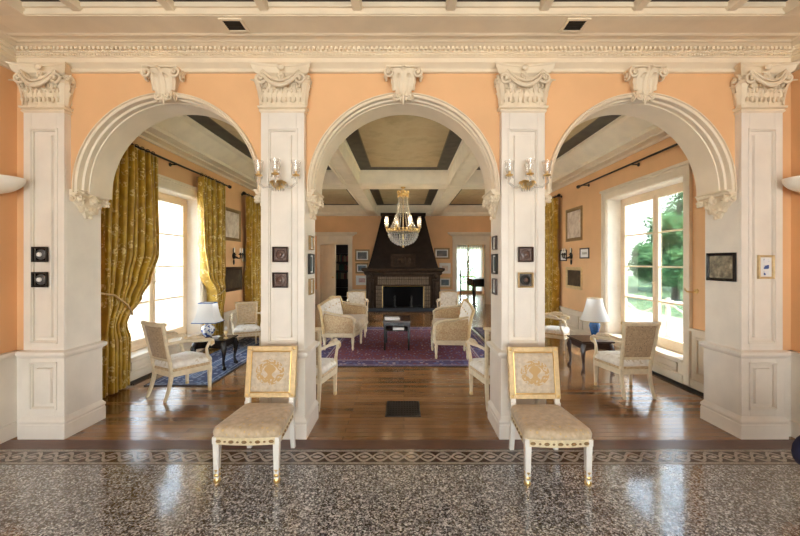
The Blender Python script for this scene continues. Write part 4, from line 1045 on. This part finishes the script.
A_teal = rugart('blue_green_scene_art', [(.01, .016, .02), (.03, .06, .07), (.14, .18, .17)], 9)
A_flow = rugart('pale_print_art', [(.35, .20, .14), (.62, .50, .40), (.80, .70, .58), (.72, .45, .36)], 6)
A_pink = rugart('pink_print_art', [(.55, .50, .48), (.60, .38, .36), (.25, .16, .15)], 8)
A_sketch = rugart('light_sketch_art', [(.62, .60, .54), (.45, .44, .38), (.20, .20, .16)], 14)
A_copper = rugart('copper_relief', [(.05, .025, .018), (.13, .07, .05), (.22, .14, .10)], 22)
A_silver = rugart('pewter_relief', [(.02, .02, .02), (.10, .10, .10), (.28, .28, .27)], 24)
def P3(px, py, Y): return ((px - VX) * Y / F, H + (VY - py) * Y / F)
def medal(rad, m, m2):
    def f(r):
        MB().lathe([(rad, -.004), (rad * 1.02, .012), (rad * .86, .018), (rad * .82, .010), (rad * .3, .016), (.001, .018)], (0, 0, 0), 24, 'Y').build('medallion', m, r)
        r.children[-1].location = (0, -.012, 0)
        MB().lathe([(rad * .45, .0), (rad * .4, .012), (rad * .15, .018), (.001, .018)], (0, -.024, 0), 16, 'Y').build('relief', m2, r)
    return f
yf = PF - .002
for px, py, fm, art, m1, m2, lab in (
    (42, 254.5, 'iron', 'black', A_silver, 'porcelain', 'square dark plaque with pewter medallion, upper one on the pier by the curtains'),
    (42, 279.5, 'iron', 'black', A_silver, 'porcelain', 'square dark plaque with pewter medallion, lower one on the pier by the curtains'),
    (281, 254.5, 'darkwood', A_copper, A_copper, A_copper, 'square copper brown relief plaque just above its twin on the amber sconce pier'),
    (281, 280, 'darkwood', A_copper, A_copper, A_copper, 'square copper brown relief plaque just above the chair back, amber sconce pier'),
    (525, 254.5, 'darkwood', A_copper, A_copper, A_copper, 'square brown relief plaque above the gold framed one on the inner pier'),
    (525, 280, 'gold', A_dark, 'iron', A_copper, 'gold framed square plaque with dark round medallion on the inner pier')):
    x, z = P3(px, py, yf)
    picture('relief_plaque', lab, 'plaque', (x, yf, z), 0, .138, .138, .014, fm, art, extra=medal(.046, m1, m2))
x, z = P3(765, 267, yf)
def three(r):
    for k in (-1, 0, 1): MB().box(-.022, .022, -.016, -.011, k * .055 - .018, k * .055 + .018).build('cameo', M['bluewhite'], r, False)
picture('framed_cameos', 'gilt framed white panel with three small blue pictures on the outer pier', 'picture', (x, yf, z), 0, .145, .215, .02, 'gold', 'paper', extra=three)
# on the inner faces of the piers
def on_x(px, xw): return (xw) * F / (px - VX)
xw = PIERS[3][0] - .001; y0, y1 = on_x(739, xw), on_x(706, xw)
picture('framed_painting', 'dark framed landscape painting on the inner face of the outer pier', 'painting', (xw, (y0 + y1) / 2, H + (262 - 267) * 3.65 / F), -90, .33, .27, .028, 'black', A_land)
xw = PIERS[1][1] + .001
for z0, z1, w, lab, art in ((1.60 + .04, 1.60 + .25, .10, 'topmost of three small frames on the inner face of the amber sconce pier', A_sketch), (1.40 + .07, 1.60 - .0 + 0, .13, 'middle of three small frames on the inner face of the amber sconce pier', A_teal), (1.27, 1.44, .10, 'lowest of three small frames on the inner face of the amber sconce pier', A_sketch)):
    pass
for k, (pya, pyb, w, art) in enumerate(((236, 250, .13, A_sketch), (254, 274, .17, A_teal), (278.5, 294.5, .13, A_sketch))):
    Yc = 3.66; za, zb = H + (262 - pyb) * Yc / F, H + (262 - pya) * Yc / F; nm = ('topmost', 'middle', 'lowest')[k]
    picture('small_frame', nm + ' of three small frames on the inner face of the amber sconce pier', 'picture', (PIERS[1][1] + .001, Yc, (za + zb) / 2), 90, w, zb - za, .014, 'iron' if k == 1 else 'darkgold', art, .012)
    picture('small_frame', nm + ' of three small frames on the inner pier face opposite, near the piano doorway', 'picture', (PIERS[2][0] - .001, Yc, (za + zb) / 2), -90, w, zb - za, .014, 'iron' if k == 1 else 'darkwood', art, .012)
# side walls of the salon
def wall_pic(side, px0, px1, py0, py1, fm, art, lab, fw=.03, mw=0, name='framed_picture', fixw=None):
    ya, yb = sorted((abs(WX * F / (px0 - VX)), abs(WX * F / (px1 - VX)))); Yc = (ya + yb) / 2
    za, zb = H + (262 - py1) * Yc / F, H + (262 - py0) * Yc / F
    picture(name, lab, 'picture', (side * WX, Yc, (za + zb) / 2), 90 if side < 0 else -90, (yb - ya) if not fixw else fixw, zb - za, fw, fm, art, mw)
wall_pic(-1, 223.5, 240, 209, 241, 'darkgold', A_flow, 'tall pale print in a dark gilt frame above the dark sconce, curtained side', .07)
wall_pic(-1, 222, 241.5, 267, 291, 'darkwood', A_dark, 'dark painting hanging below the dark sconce on the curtained side', .07)
wall_pic(-1, 241.5, 246, 248, 262, 'gold', A_sketch, 'narrow small gilt frame beside the dark sconce, curtained side', .02)
wall_pic(1, 566.5, 582.5, 208, 241, 'darkgold', A_flow, 'tall pale flower print in a brown frame, uncurtained window side', .07)
wall_pic(1, 580.5, 589.5, 248, 258.5, 'darkwood', A_sketch, 'small square framed sketch between the wall sconce and the window', .025, .06)
wall_pic(1, 560.5, 567, 250, 261, 'darkwood', A_sketch, 'small framed sketch partly behind the wall sconce, uncurtained side', .025, .06)
wall_pic(1, 566.5, 582.5, 267, 289, 'gold', A_dark, 'gold framed dark painting below the wall sconce, uncurtained side', .07)
for side, px, lab in ((-1, 233, 'dark iron candle sconce between two pictures on the curtained side wall'), (1, 572, 'dark iron candle sconce among the pictures by the uncurtained window')):
    Y = abs(WX * F / (px - VX)); r = thing('candle_sconce', lab, 'sconce', (side * WX, Y, H + 6 * Y / F)); s = -side
    mb = MB(); mb.ball((s * .02, 0, 0), .07, 10, 8, (.4, .8, 1)); mb.ball((s * .02, 0, .12), .04, 8, 6, (.5, .8, 1.5)); mb.ball((s * .02, 0, -.13), .035, 8, 6, (.5, .8, 1.8)); mb.build('backplate', 'iron', r)
    for q in (-1, 0, 1):
        yy = q * .2; mb = MB(); mb.tube([(s * .03, 0, 0), (s * .09, yy * .4, -.05), (s * (.16 if q == 0 else .12), yy * .9, -.04), (s * (.16 if q == 0 else .12), yy, .02)], .012, 6)
        mb.lathe([(.02, .02), (.04, .03), (.038, .04), (.018, .045), (.018, .07)], (s * (.16 if q == 0 else .12), yy, 0), 10); a = mb.build('sconce_arm', 'iron', r)
        MB().lathe([(.014, .07), (.014, .16), (.003, .18)], (s * (.16 if q == 0 else .12), yy, 0), 8).build('candle', 'candle', a)
# end wall pictures, by columns beside the fireplace
cols_ = [(-1, [(355, 369.5, 249.5, 261.5, 'darkgold', A_dark), (355.5, 368.5, 263, 273.5, 'darkgold', A_teal), (356, 368, 275.5, 285, 'paper', A_pink)]),
         (1, [(434, 449.5, 248, 259, 'darkgold', A_dark), (439.5, 450.5, 263, 273.5, 'paper', A_flow), (438.5, 451.5, 277, 288, 'gold', A_teal)])]
for s, lst in cols_:
    for k, (a, b, c, d, fm, art) in enumerate(lst):
        Y = YB - .001; xa, xb = (a - VX) * Y / F, (b - VX) * Y / F; za, zb = H + (262 - d) * Y / F, H + (262 - c) * Y / F
        picture('framed_picture', ('topmost', 'middle', 'lowest')[k] + ' of three pictures between the fireplace and the ' + ('library doorway' if s < 0 else 'piano doorway'), 'picture', ((xa + xb) / 2, Y, (za + zb) / 2), 0, xb - xa, zb - za, .06, fm, art, .04)

# ------------------------------------------------------------------ fireplace
r = thing('fireplace', 'huge dark carved fireplace with tapering black hood on the end wall', 'fireplace', (-.03, 12.8, 0))
D = YB - 12.8
mb = MB()
mb.box(-1.25, -.70, 0, D, 0, 1.28); mb.box(.70, 1.25, 0, D, 0, 1.28); mb.box(-.70, .70, 0, D, .78, 1.28)
mb.build('surround', 'hearthwood', r, False, .01)
mb = MB()
for k in range(28): x = -.83 + .0615 * k; mb.box(x - .024, x + .024, -.016, 0, .84, 1.0); mb.box(x - .024, x + .024, -.016, 0, 1.015, 1.10)
for s in (-1, 1):
    for i in range(3):
        for j in range(6): x = s * (.745 + .07 * i); mb.box(x - .028, x + .028, -.016, 0, .06 + .125 * j, .06 + .125 * j + .11)
o = mb.build('tiles', paint('tobacco_tiles', (.11, .07, .038), .6, .3, 12), r, False, .003)
for s in (-1, 1):
    mb = MB(); x = s * 1.11; mb.stack(x - .10, x + .10, -.07, 0, [(0, .02), (.12, .02), (.14, 0), (.95, 0), (.97, .02), (1.02, .02)])
    mb.tube([(x, -.08, .2), (x, -.085, .5), (x, -.08, .9)], [.03, .05, .03], 10)
    volute(mb, (x, -.10, 1.12), (0, -1, 0), .08, s, .02); mb.ball((x, -.06, 1.12), .09, 10, 8)
    mb.build('pilaster', 'hearthwood', r, ang=.5)
mb = MB(); mb.stack(-1.28, 1.28, -.02, D, [(1.16, 0), (1.20, .03), (1.26, .03), (1.30, .10), (1.36, .12), (1.375, .12), (1.39, .10)]); mb.build('mantel_shelf', 'hearthwood', r, bevel=.004, ang=.3)
mb = MB(); rings = []
for t in [i / 10 for i in range(11)]:
    z = 1.38 + (3.36 - 1.38) * t; k = t ** .85; w = 1.20 + (.76 - 1.20) * k; y = .03 + (D - .62) * (t ** 1.15); rings.append([(-w, y, z), (w, y, z), (w, D, z), (-w, D, z)])
mb.loft(rings); mb.build('hood', 'hoodblack', r, ang=.4)
mb = MB(); mb.box(-.82, .82, D - .66, D, 3.28, 3.38); mb.build('hood_cap', 'hearthwood', r, False, .01)
mb = MB()
for a in ((-.42, .42, 1.42, 1.47), (-.42, .42, 1.82, 1.87), (-.42, -.37, 1.42, 1.87), (.37, .42, 1.42, 1.87)): mb.box(a[0], a[1], -.02, .18, a[2], a[3])
mb.box(-.37, .37, .02, .2, 1.47, 1.82); mb.ball((0, .01, 1.65), .12, 12, 8, (1, .4, 1.2)); mb.ball((-.2, .01, 1.65), .07, 10, 6, (1, .4, 1.5)); mb.ball((.2, .01, 1.65), .07, 10, 6, (1, .4, 1.5))
mb.build('carved_panel', 'hearthwood', r, bevel=.004)
mb = MB(); mb.box(-.70, .70, .75, .8, .0, .78); mb.box(-.70, -.69, .02, .75, 0, .78); mb.box(.69, .70, .02, .75, 0, .78); mb.box(-.7, .7, -.0, .8, .0, .03); mb.build('firebox', 'fireback', r, False)
mb = MB(); 
for s in (-1, 1): mb.tube([(s * .695, -.02, .0), (s * .695, -.02, .785)], .012, 6)
mb.tube([(-.695, -.02, .785), (.695, -.02, .785)], .012, 6); mb.build('opening_trim', 'brass', r)
mb = MB(); mb.box(-1.45, 1.45, -.75, -.07, 0, .06); mb.build('hearth', 'fireback', r, False, .01)
for s, lab in ((-1, 'library'), (1, 'piano')):
    q = thing('andiron', 'dark andiron standing in the fireplace opening on the %s doorway side' % lab, 'andiron', (-.03 + s * .28, 12.95, .03), 0)
    MB().lathe([(.05, .02), (.025, .06), (.02, .2), (.035, .25), (.018, .3), (.04, .36), (.03, .4), (.005, .43)], (0, 0, 0), 12).build('andiron_post', 'iron', q)
    MB().tube([(-.08, -.02, .0), (-.04, 0, .06), (.04, 0, .06), (.08, -.02, .0)], .014, 6).tube([(0, 0, .06), (0, .3, .06), (0, .34, .0)], .012, 6).build('andiron_foot', 'iron', q)

# ------------------------------------------------------------------ chandelier
r = thing('chandelier', 'crystal and brass basket chandelier hanging before the fireplace', 'chandelier', (-.02, 8.83, 1.96))
MB().tube([(0, 0, 1.39), (0, 0, .0)], .010, 8).lathe([(.06, 1.39), (.055, 1.36), (.02, 1.34)], (0, 0, 0), 16).lathe([(.001, -.03), (.02, -.02), (.028, 0), (.012, .03)], (0, 0, 0), 12).build('chandelier_stem', 'brass', r)
mb = MB(); mb.lathe([(.10, 1.16), (.13, 1.18), (.135, 1.22), (.11, 1.24)], (0, 0, 0), 24)
for k in range(10): a = 2 * pi * k / 10; mb.ball((.125 * cos(a), .125 * sin(a), 1.26), .022, 6, 5, (1, 1, 1.6)); mb.ball((.125 * cos(a), .125 * sin(a), 1.15), .016, 6, 4)
mb.build('crown', 'brass', r)
mb = MB()
for R, z, h in ((.33, .33, .035), (.30, .40, .02)):
    mb.lathe([(R, z), (R + .015, z + h * .5), (R, z + h), (R - .02, z + h), (R - .02, z)], (0, 0, 0), 36)
for k in range(24): a = 2 * pi * k / 24; mb.ball((.335 * cos(a), .335 * sin(a), .385), .022, 6, 5, (1, 1, 1.5))
for k in range(6): a = 2 * pi * k / 6; mb.tube([(0, 0, .34), (.31 * cos(a), .31 * sin(a), .35)], .008, 6)
mb.build('ring', 'brass', r)
mb = MB()
for k in range(20):
    a = 2 * pi * k / 20
    for j in range(26):
        t = j / 25; R = .105 + (.31 - .105) * t ** 2.2; z = 1.17 + (.42 - 1.17) * t; mb.octa((R * cos(a), R * sin(a), z), .015, .018)
mb.build('crystal_strands', 'crystal', r, False)
mb = MB()
for row in range(8):
    ph = pi / 2 * row / 8; R = .345 * cos(ph); z = .33 - .30 * sin(ph); n = max(6, int(34 * cos(ph)))
    for k in range(n): a = 2 * pi * (k + .5 * (row % 2)) / n; mb.octa((R * cos(a), R * sin(a), z), .027, .034)
mb.build('crystal_bowl', 'crystal', r, False)
for k in range(8):
    a = 2 * pi * (k + .5) / 8; c, s_ = cos(a), sin(a)
    mb = MB(); mb.tube([(.30 * c, .30 * s_, .36), (.37 * c, .37 * s_, .32), (.41 * c, .41 * s_, .36), (.41 * c, .41 * s_, .42)], .008, 6); mb.lathe([(.015, .42), (.04, .43), (.035, .44), (.014, .445), (.014, .47)], (.41 * c, .41 * s_, 0), 12)
    am = mb.build('chandelier_arm', 'brass', r)
    MB().lathe([(.010, .47), (.010, .56), (.004, .58)], (.41 * c, .41 * s_, 0), 8).build('candle', 'candle', am)
    MB().loft([[(.41 * c + q * cos(t), .41 * s_ + q * sin(t), z) for t in [2 * pi * i / 12 for i in range(12)]] for q, z in ((.03, .45), (.045, .50), (.04, .60), (.032, .68))], caps=False).build('candle_glass', 'crystal', am)

# crystal wall sconces on the two inner piers
def crystal_sconce(x, lab):
    r = thing('crystal_sconce', lab, 'sconce', (x, PF - .003, 2.30))
    MB().lathe([(.035, -.0), (.045, .01), (.02, .02)], (0, -.0, 0), 16, 'Y').lathe([(.001, -.06), (.02, -.055), (.055, -.025), (.075, .0), (.07, .012), (.03, .02)], (0, -.075, 0), 20).tube([(0, 0, 0), (0, -.05, .0)], .012, 8).build('sconce_bowl', 'brass', r)
    mb = MB()
    for k in range(14): a = 2 * pi * k / 14; mb.octa((.078 * cos(a), -.075 + .078 * sin(a) * .8, -.02), .008, .018); mb.octa((.05 * cos(a), -.075 + .05 * sin(a) * .8, -.055), .008, .016)
    mb.lathe([(.006, .0), (.02, .05), (.012, .09), (.025, .14), (.008, .18), (.001, .20)], (0, -.075, .02), 12)
    mb.build('crystal_drops', 'crystal', r, False)
    for s in (-1, 0, 1):
        dx = s * .165; yy = -.10 if s else -.15
        mb = MB(); mb.tube([(0, -.075, .01), (dx * .35, yy, -.035), (dx * .75, yy, -.04), (dx * 1.05, yy, .0), (dx * 1.0, yy, .05)] if s else [(0, -.09, .01), (0, -.13, -.03), (0, -.16, .0), (0, -.15, .05)], .011, 8); a = mb.build('sconce_arm', 'crystal', r)
        MB().lathe([(.008, .05), (.035, .062), (.03, .07), (.012, .072), (.012, .10)], (dx, yy, 0), 14).build('candle_cup', 'brass', a)
        MB().lathe([(.009, .10), (.009, .15), (.004, .165)], (dx, yy, 0), 8).build('candle', 'candle', a)
        MB().loft([[(dx + q * cos(t), yy + q * sin(t), z) for t in [2 * pi * i / 14 for i in range(14)]] for q, z in ((.018, .075), (.034, .10), (.036, .15), (.045, .19))], caps=False).build('candle_glass', 'crystal', a)
        mb = MB()
        for k in range(6): t = 2 * pi * k / 6; mb.octa((dx + .034 * cos(t), yy + .034 * sin(t), .045), .006, .016)
        mb.build('prism', 'crystal', a, False)
crystal_sconce((281 - VX) * PF / F, 'crystal and brass wall sconce on the inner pier beside the curtained arch')
crystal_sconce((524.5 - VX) * PF / F, 'crystal and brass wall sconce on the inner pier beside the window arch')

# plaster bowl uplights on the hall side walls
for s, lab in ((-1, 'white plaster bowl wall light beside the pier near the gold curtains'), (1, 'white plaster bowl wall light beside the pier near the uncurtained window')):
    for yy, ex in ((3.28, ''), (-1.5, 'x')):
        if ex: continue
        r = thing('bowl_wall_light', lab, 'wall light', (s * HX, yy, 2.19)); mb = MB(); rings = []
        for j in range(9):
            ph = pi / 2 * j / 8; k = sin(ph); z = .14 * (1 - cos(ph)); rings.append([(-s * max(.002, .27 * k) * sin(t), max(.002, .19 * k) * cos(t), z) for t in [pi * i / 18 for i in range(19)]])
        for k, z in ((.95, .14), (.85, .12), (.5, .05), (.05, .02)): rings.append([(-s * .27 * k * sin(t), .19 * k * cos(t), z) for t in [pi * i / 18 for i in range(19)]])
        mb.loft(rings); mb.build('bowl', 'shrub', r, ang=.6)

# piano, stand, bookcase beyond the doorways
r = thing('grand_piano', 'black grand piano seen through the far doorway by a curtained glass door', 'piano', (3.25, 15.9, 0))
P = [(-.5, -.72), (.5, -.72), (.5, .1), (.42, .4), (.2, .6), (-.1, .75), (-.4, .75), (-.5, .6)]
MB().loft([[(x, y, z) for x, y in P] for z in (.62, .90)]).build('piano_body', 'black', r, False, .01)
MB().loft([[(x * 1.02, y * 1.02, z) for x, y in P] for z in (.905, .925)]).build('piano_lid', 'black', r, False)
MB().box(-.48, .48, -.90, -.72, .62, .74).build('keyboard', 'black', r, False, .01)
for x, y in ((-.42, -.7), (.42, -.7), (-.25, .55)): mb = MB(); taper_leg(mb, x, y, .63, .10, .05); mb.build('leg', 'darkwood', r, False)
r = thing('candle_stand', 'slender dark standing candlestick before the piano doorway', 'candlestick', (2.05, 13.75, 0))
MB().lathe([(.13, 0), (.12, .03), (.03, .06), (.02, .2), (.035, .25), (.02, .3), (.018, .8), (.035, .85), (.02, .9), (.02, 1.1), (.05, 1.13), (.03, 1.15)], (0, 0, 0), 14).build('stand_pole', 'darkwood', r)
MB().lathe([(.018, 1.15), (.018, 1.3), (.003, 1.32)], (0, 0, 0), 8).build('candle', 'candle', r)
r = thing('bookcase', 'dark bookcase seen through the library doorway', 'bookcase', (-2.55, 16.8, 0))
mb = MB(); mb.box(-1.1, 1.1, -.02, .0, 0, 2.4); mb.box(-1.1, -1.06, -.32, 0, 0, 2.4); mb.box(1.06, 1.1, -.32, 0, 0, 2.4); mb.box(-1.1, 1.1, -.34, 0, 2.36, 2.42); mb.build('bookcase_body', 'darkwood', r, False)
for k in range(6): MB().box(-1.06, 1.06, -.30, -.02, .08 + .38 * k, .10 + .38 * k).build('shelf', 'darkwood', r, False)
bc = [paint('book_cloth_%s' % n, c, .6) for n, c in (('green', (.03, .09, .06)), ('red', (.22, .03, .03)), ('brown', (.12, .06, .03)), ('tan', (.35, .25, .14)))]
for k in range(1, 6):
    x = -1.0
    if k not in (2, 3, 4): continue
    while x < .95:
        w = random.uniform(.05, .08); h = random.uniform(.22, .30); m = random.choice(bc)
        cn = m.name.split('_')[-1]
        o = MB().box(0, w - .003, -.2, 0, 0, h).build('book', m, smooth=False); o.location = (-2.55 + x, 16.72, .10 + .38 * k)
        tag(o, 'dark cloth bound book standing on the library bookcase', 'book', 'books on the library bookcase'); x += w
# sheer curtains on the glass door beyond the piano
for s, lab in ((-1, 'sheer white curtain at the far glass door, on the fireplace side'), (1, 'sheer white curtain at the far glass door, on the piano side')):
    r = thing('sheer_curtain', lab, 'curtain', (3.25, 19.2, 0)); g = []; nu, nz = 40, 20
    for j in range(nz + 1):
        z = 2.45 - 2.33 * j / nz; t = j / nz; inner = .03 + .40 * max(0, min(1, (t - .1) * 1.5)) - .10 * max(0, t - .8) * 2
        for i in range(nu + 1): u = i / nu; x = s * (inner + (.80 - inner) * u); g.append((x, .025 * sin(2 * pi * 7 * u), z))
    n0 = len(g); w = nu + 1; fs = []
    for j in range(nz):
        for i in range(nu): q = j * w + i; fs.append((q, q + 1, q + w + 1, q + w))
    MB().add(g, fs).build('sheer_cloth', 'lace', r, ang=2)
    MB().tube([(s * .0, 0, 2.46), (s * .85, 0, 2.46)], .012, 6).build('sheer_rod', 'brass', r)

# ------------------------------------------------------------------ outside
struct(MB().box(4.06, 9.0, -6, 24, -.45, -.25).build('ground_terrace', 'paving', smooth=False))
struct(MB().box(-9.0, -4.06, -6, 24, -.45, -.25).build('ground_terrace_curtain_side', 'paving', smooth=False))
struct(MB().box(9.0, 60, -30, 60, -.9, -.5).build('ground_garden', 'lawn', smooth=False))
struct(MB().box(-60, -9.0, -30, 60, -.9, -.5).build('ground_garden_curtain_side', 'paving', smooth=False))  # pale stone colour stands in for overexposed glare on this garden ground
struct(MB().box(-9, 9, 19.6, 60, -.9, -.3).build('ground_beyond', 'lawn', smooth=False))
for s, lab in ((1, 'white terrace railing with crossed braces outside the uncurtained window'), (-1, 'white terrace railing with crossed braces outside the curtained window')):
    r = thing('terrace_railing', lab, 'railing', (s * 5.9, 8.5, -.25)); X = 0
    for z in (.95, .15): MB().box(-.025, .025, -6, 6, z, z + .05).build('rail', 'stonewhite', r, False)
    for k in range(7):
        y = -6 + 2 * k; MB().box(-.035, .035, y - .035, y + .035, 0, 1.05).build('post', 'stonewhite', r, False)
        if k < 6:
            for a, b in ((.2, .95), (.95, .2)): MB().tube([(0, y, a), (0, y + 2, b)], .018, 6).build('brace', 'stonewhite', r, False)
def tree(label, x, y, h, cr, seed, low=.25, n=2600, group=None):
    rnd = random.Random(seed); r = thing('tree', label, 'tree', (x, y, -.5), group=group)
    mb = MB(); mb.tube([(0, 0, 0), (.1, .05, h * .3), (-.05, .1, h * .6), (.05, 0, h * .85)], [.22, .17, .1, .04], 8)
    for k in range(6): a = k * 1.05; mb.tube([(0, 0, h * (.3 + .07 * k)), (cr * .5 * cos(a), cr * .5 * sin(a), h * (.45 + .07 * k))], [.07, .02], 6)
    mb.build('trunk', 'bark', r)
    mb = MB(); blobs = [(rnd.uniform(-.6, .6) * cr, rnd.uniform(-.6, .6) * cr, h * rnd.uniform(low + .1, .9), cr * rnd.uniform(.3, .55)) for _ in range(12)]
    for i in range(n):
        bx_, by_, bz_, br = rnd.choice(blobs); d = Vector((rnd.gauss(0, 1), rnd.gauss(0, 1), rnd.gauss(0, 1))).normalized() * br * rnd.uniform(.25, 1.05)
        c = Vector((bx_, by_, bz_)) + d; u = Vector((rnd.gauss(0, 1), rnd.gauss(0, 1), rnd.gauss(0, 1))).normalized(); v = u.orthogonal().normalized(); q = rnd.uniform(.08, .17)
        mb.add([c - u * q, c - v * q * .5, c + u * q, c + v * q * .5], [(0, 1, 2, 3)])
    mb.build('foliage', 'leaf', r, False)
TG = 'green trees beyond the terrace railing'
for i, (x, y, h, cr) in enumerate(((21, 29, 9.5, 2.8), (15.2, 21.3, 5.0, 1.7), (29, 36, 11, 3.6), (17.5, 26.5, 3.6, 1.5))):
    tree('leafy green tree in the garden beyond the terrace railing and uncurtained window', x, y, h, cr, i + 3, .05, 9000, group=TG)
for i, (x, y, h, cr) in enumerate(((-30, 44, 3.0, 2.6), (-38, 46, 3.4, 3))):
    tree('pale hazy garden tree far outside the curtained window', x, y, h, cr, i + 20, .05, 1200, 'garden trees outside the curtained window')
tree('tree outside the far glass door beyond the piano', 3.6, 26, 4.5, 2.2, 40, .05, 1800)

# ------------------------------------------------------------------ light
W = bpy.data.worlds.new('daylight'); S.world = W; W.use_nodes = True; t = W.node_tree; t.nodes.clear()
out = t.nodes.new('ShaderNodeOutputWorld'); bg = t.nodes.new('ShaderNodeBackground'); tc = t.nodes.new('ShaderNodeTexCoord'); sp = t.nodes.new('ShaderNodeSeparateXYZ'); rp = t.nodes.new('ShaderNodeValToRGB')
t.links.new(tc.outputs['Generated'], sp.inputs[0]); t.links.new(sp.outputs[2], rp.inputs[0])
rp.color_ramp.elements[0].position = 0; rp.color_ramp.elements[0].color = (1.0, .99, .96, 1); rp.color_ramp.elements[1].position = .6; rp.color_ramp.elements[1].color = (.62, .78, 1.0, 1)
t.links.new(rp.outputs[0], bg.inputs[0]); bg.inputs[1].default_value = SKY
t.links.new(bg.outputs[0], out.inputs[0])

sl = bpy.data.lights.new('sun', 'SUN'); sl.energy = SUN; sl.color = (1, .93, .80); sl.angle = radians(1.5)
so = bpy.data.objects.new('sun', sl); COL.objects.link(so); so.rotation_euler = Vector((.36, -.12, .92)).to_track_quat('Z', 'Y').to_euler()
def lamp(name, kind, loc, energy, col, size=.1, rot=(0, 0, 0)):
    l = bpy.data.lights.new(name, kind); l.energy = energy; l.color = col
    if kind == 'AREA': l.size = size
    else: l.shadow_soft_size = size
    o = bpy.data.objects.new(name, l); COL.objects.link(o); o.location = loc; o.rotation_euler = rot; return o
# unseen point lights added above the view to brighten the hall; no lantern built
for x, y in ((-1.6, .2), (1.6, .2)): lamp('hall_fill_light', 'POINT', (x, y, 3.2), HALL, (1, .84, .67), .12)
for k in range(4):
    a = 2 * pi * (k * 2 + .5) / 8; lamp('chandelier_bulb', 'POINT', (-.02 + .41 * cos(a), 8.83 + .41 * sin(a), 2.56), 2.5, (1, .74, .45), .02)

# ------------------------------------------------------------------ camera
c = bpy.data.cameras.new('camera'); c.sensor_width = 36; c.lens = F / 800 * 36; c.shift_x = -4 / 800; c.shift_y = -6 / 800; c.clip_start = .05
co = bpy.data.objects.new('camera', c); COL.objects.link(co); co.location = (0, 0, H); co.rotation_euler = (radians(90), 0, 0); S.camera = co
S.view_settings.view_transform = 'Standard'; S.view_settings.look = 'None'; S.view_settings.gamma = 1; S.view_settings.use_curve_mapping = False
S.view_settings.exposure = EXPO
S.cycles.max_bounces = 10; S.cycles.diffuse_bounces = 6; S.cycles.glossy_bounces = 4; S.cycles.transparent_max_bounces = 24
S.cycles.sample_clamp_indirect = 6; S.cycles.use_denoising = True
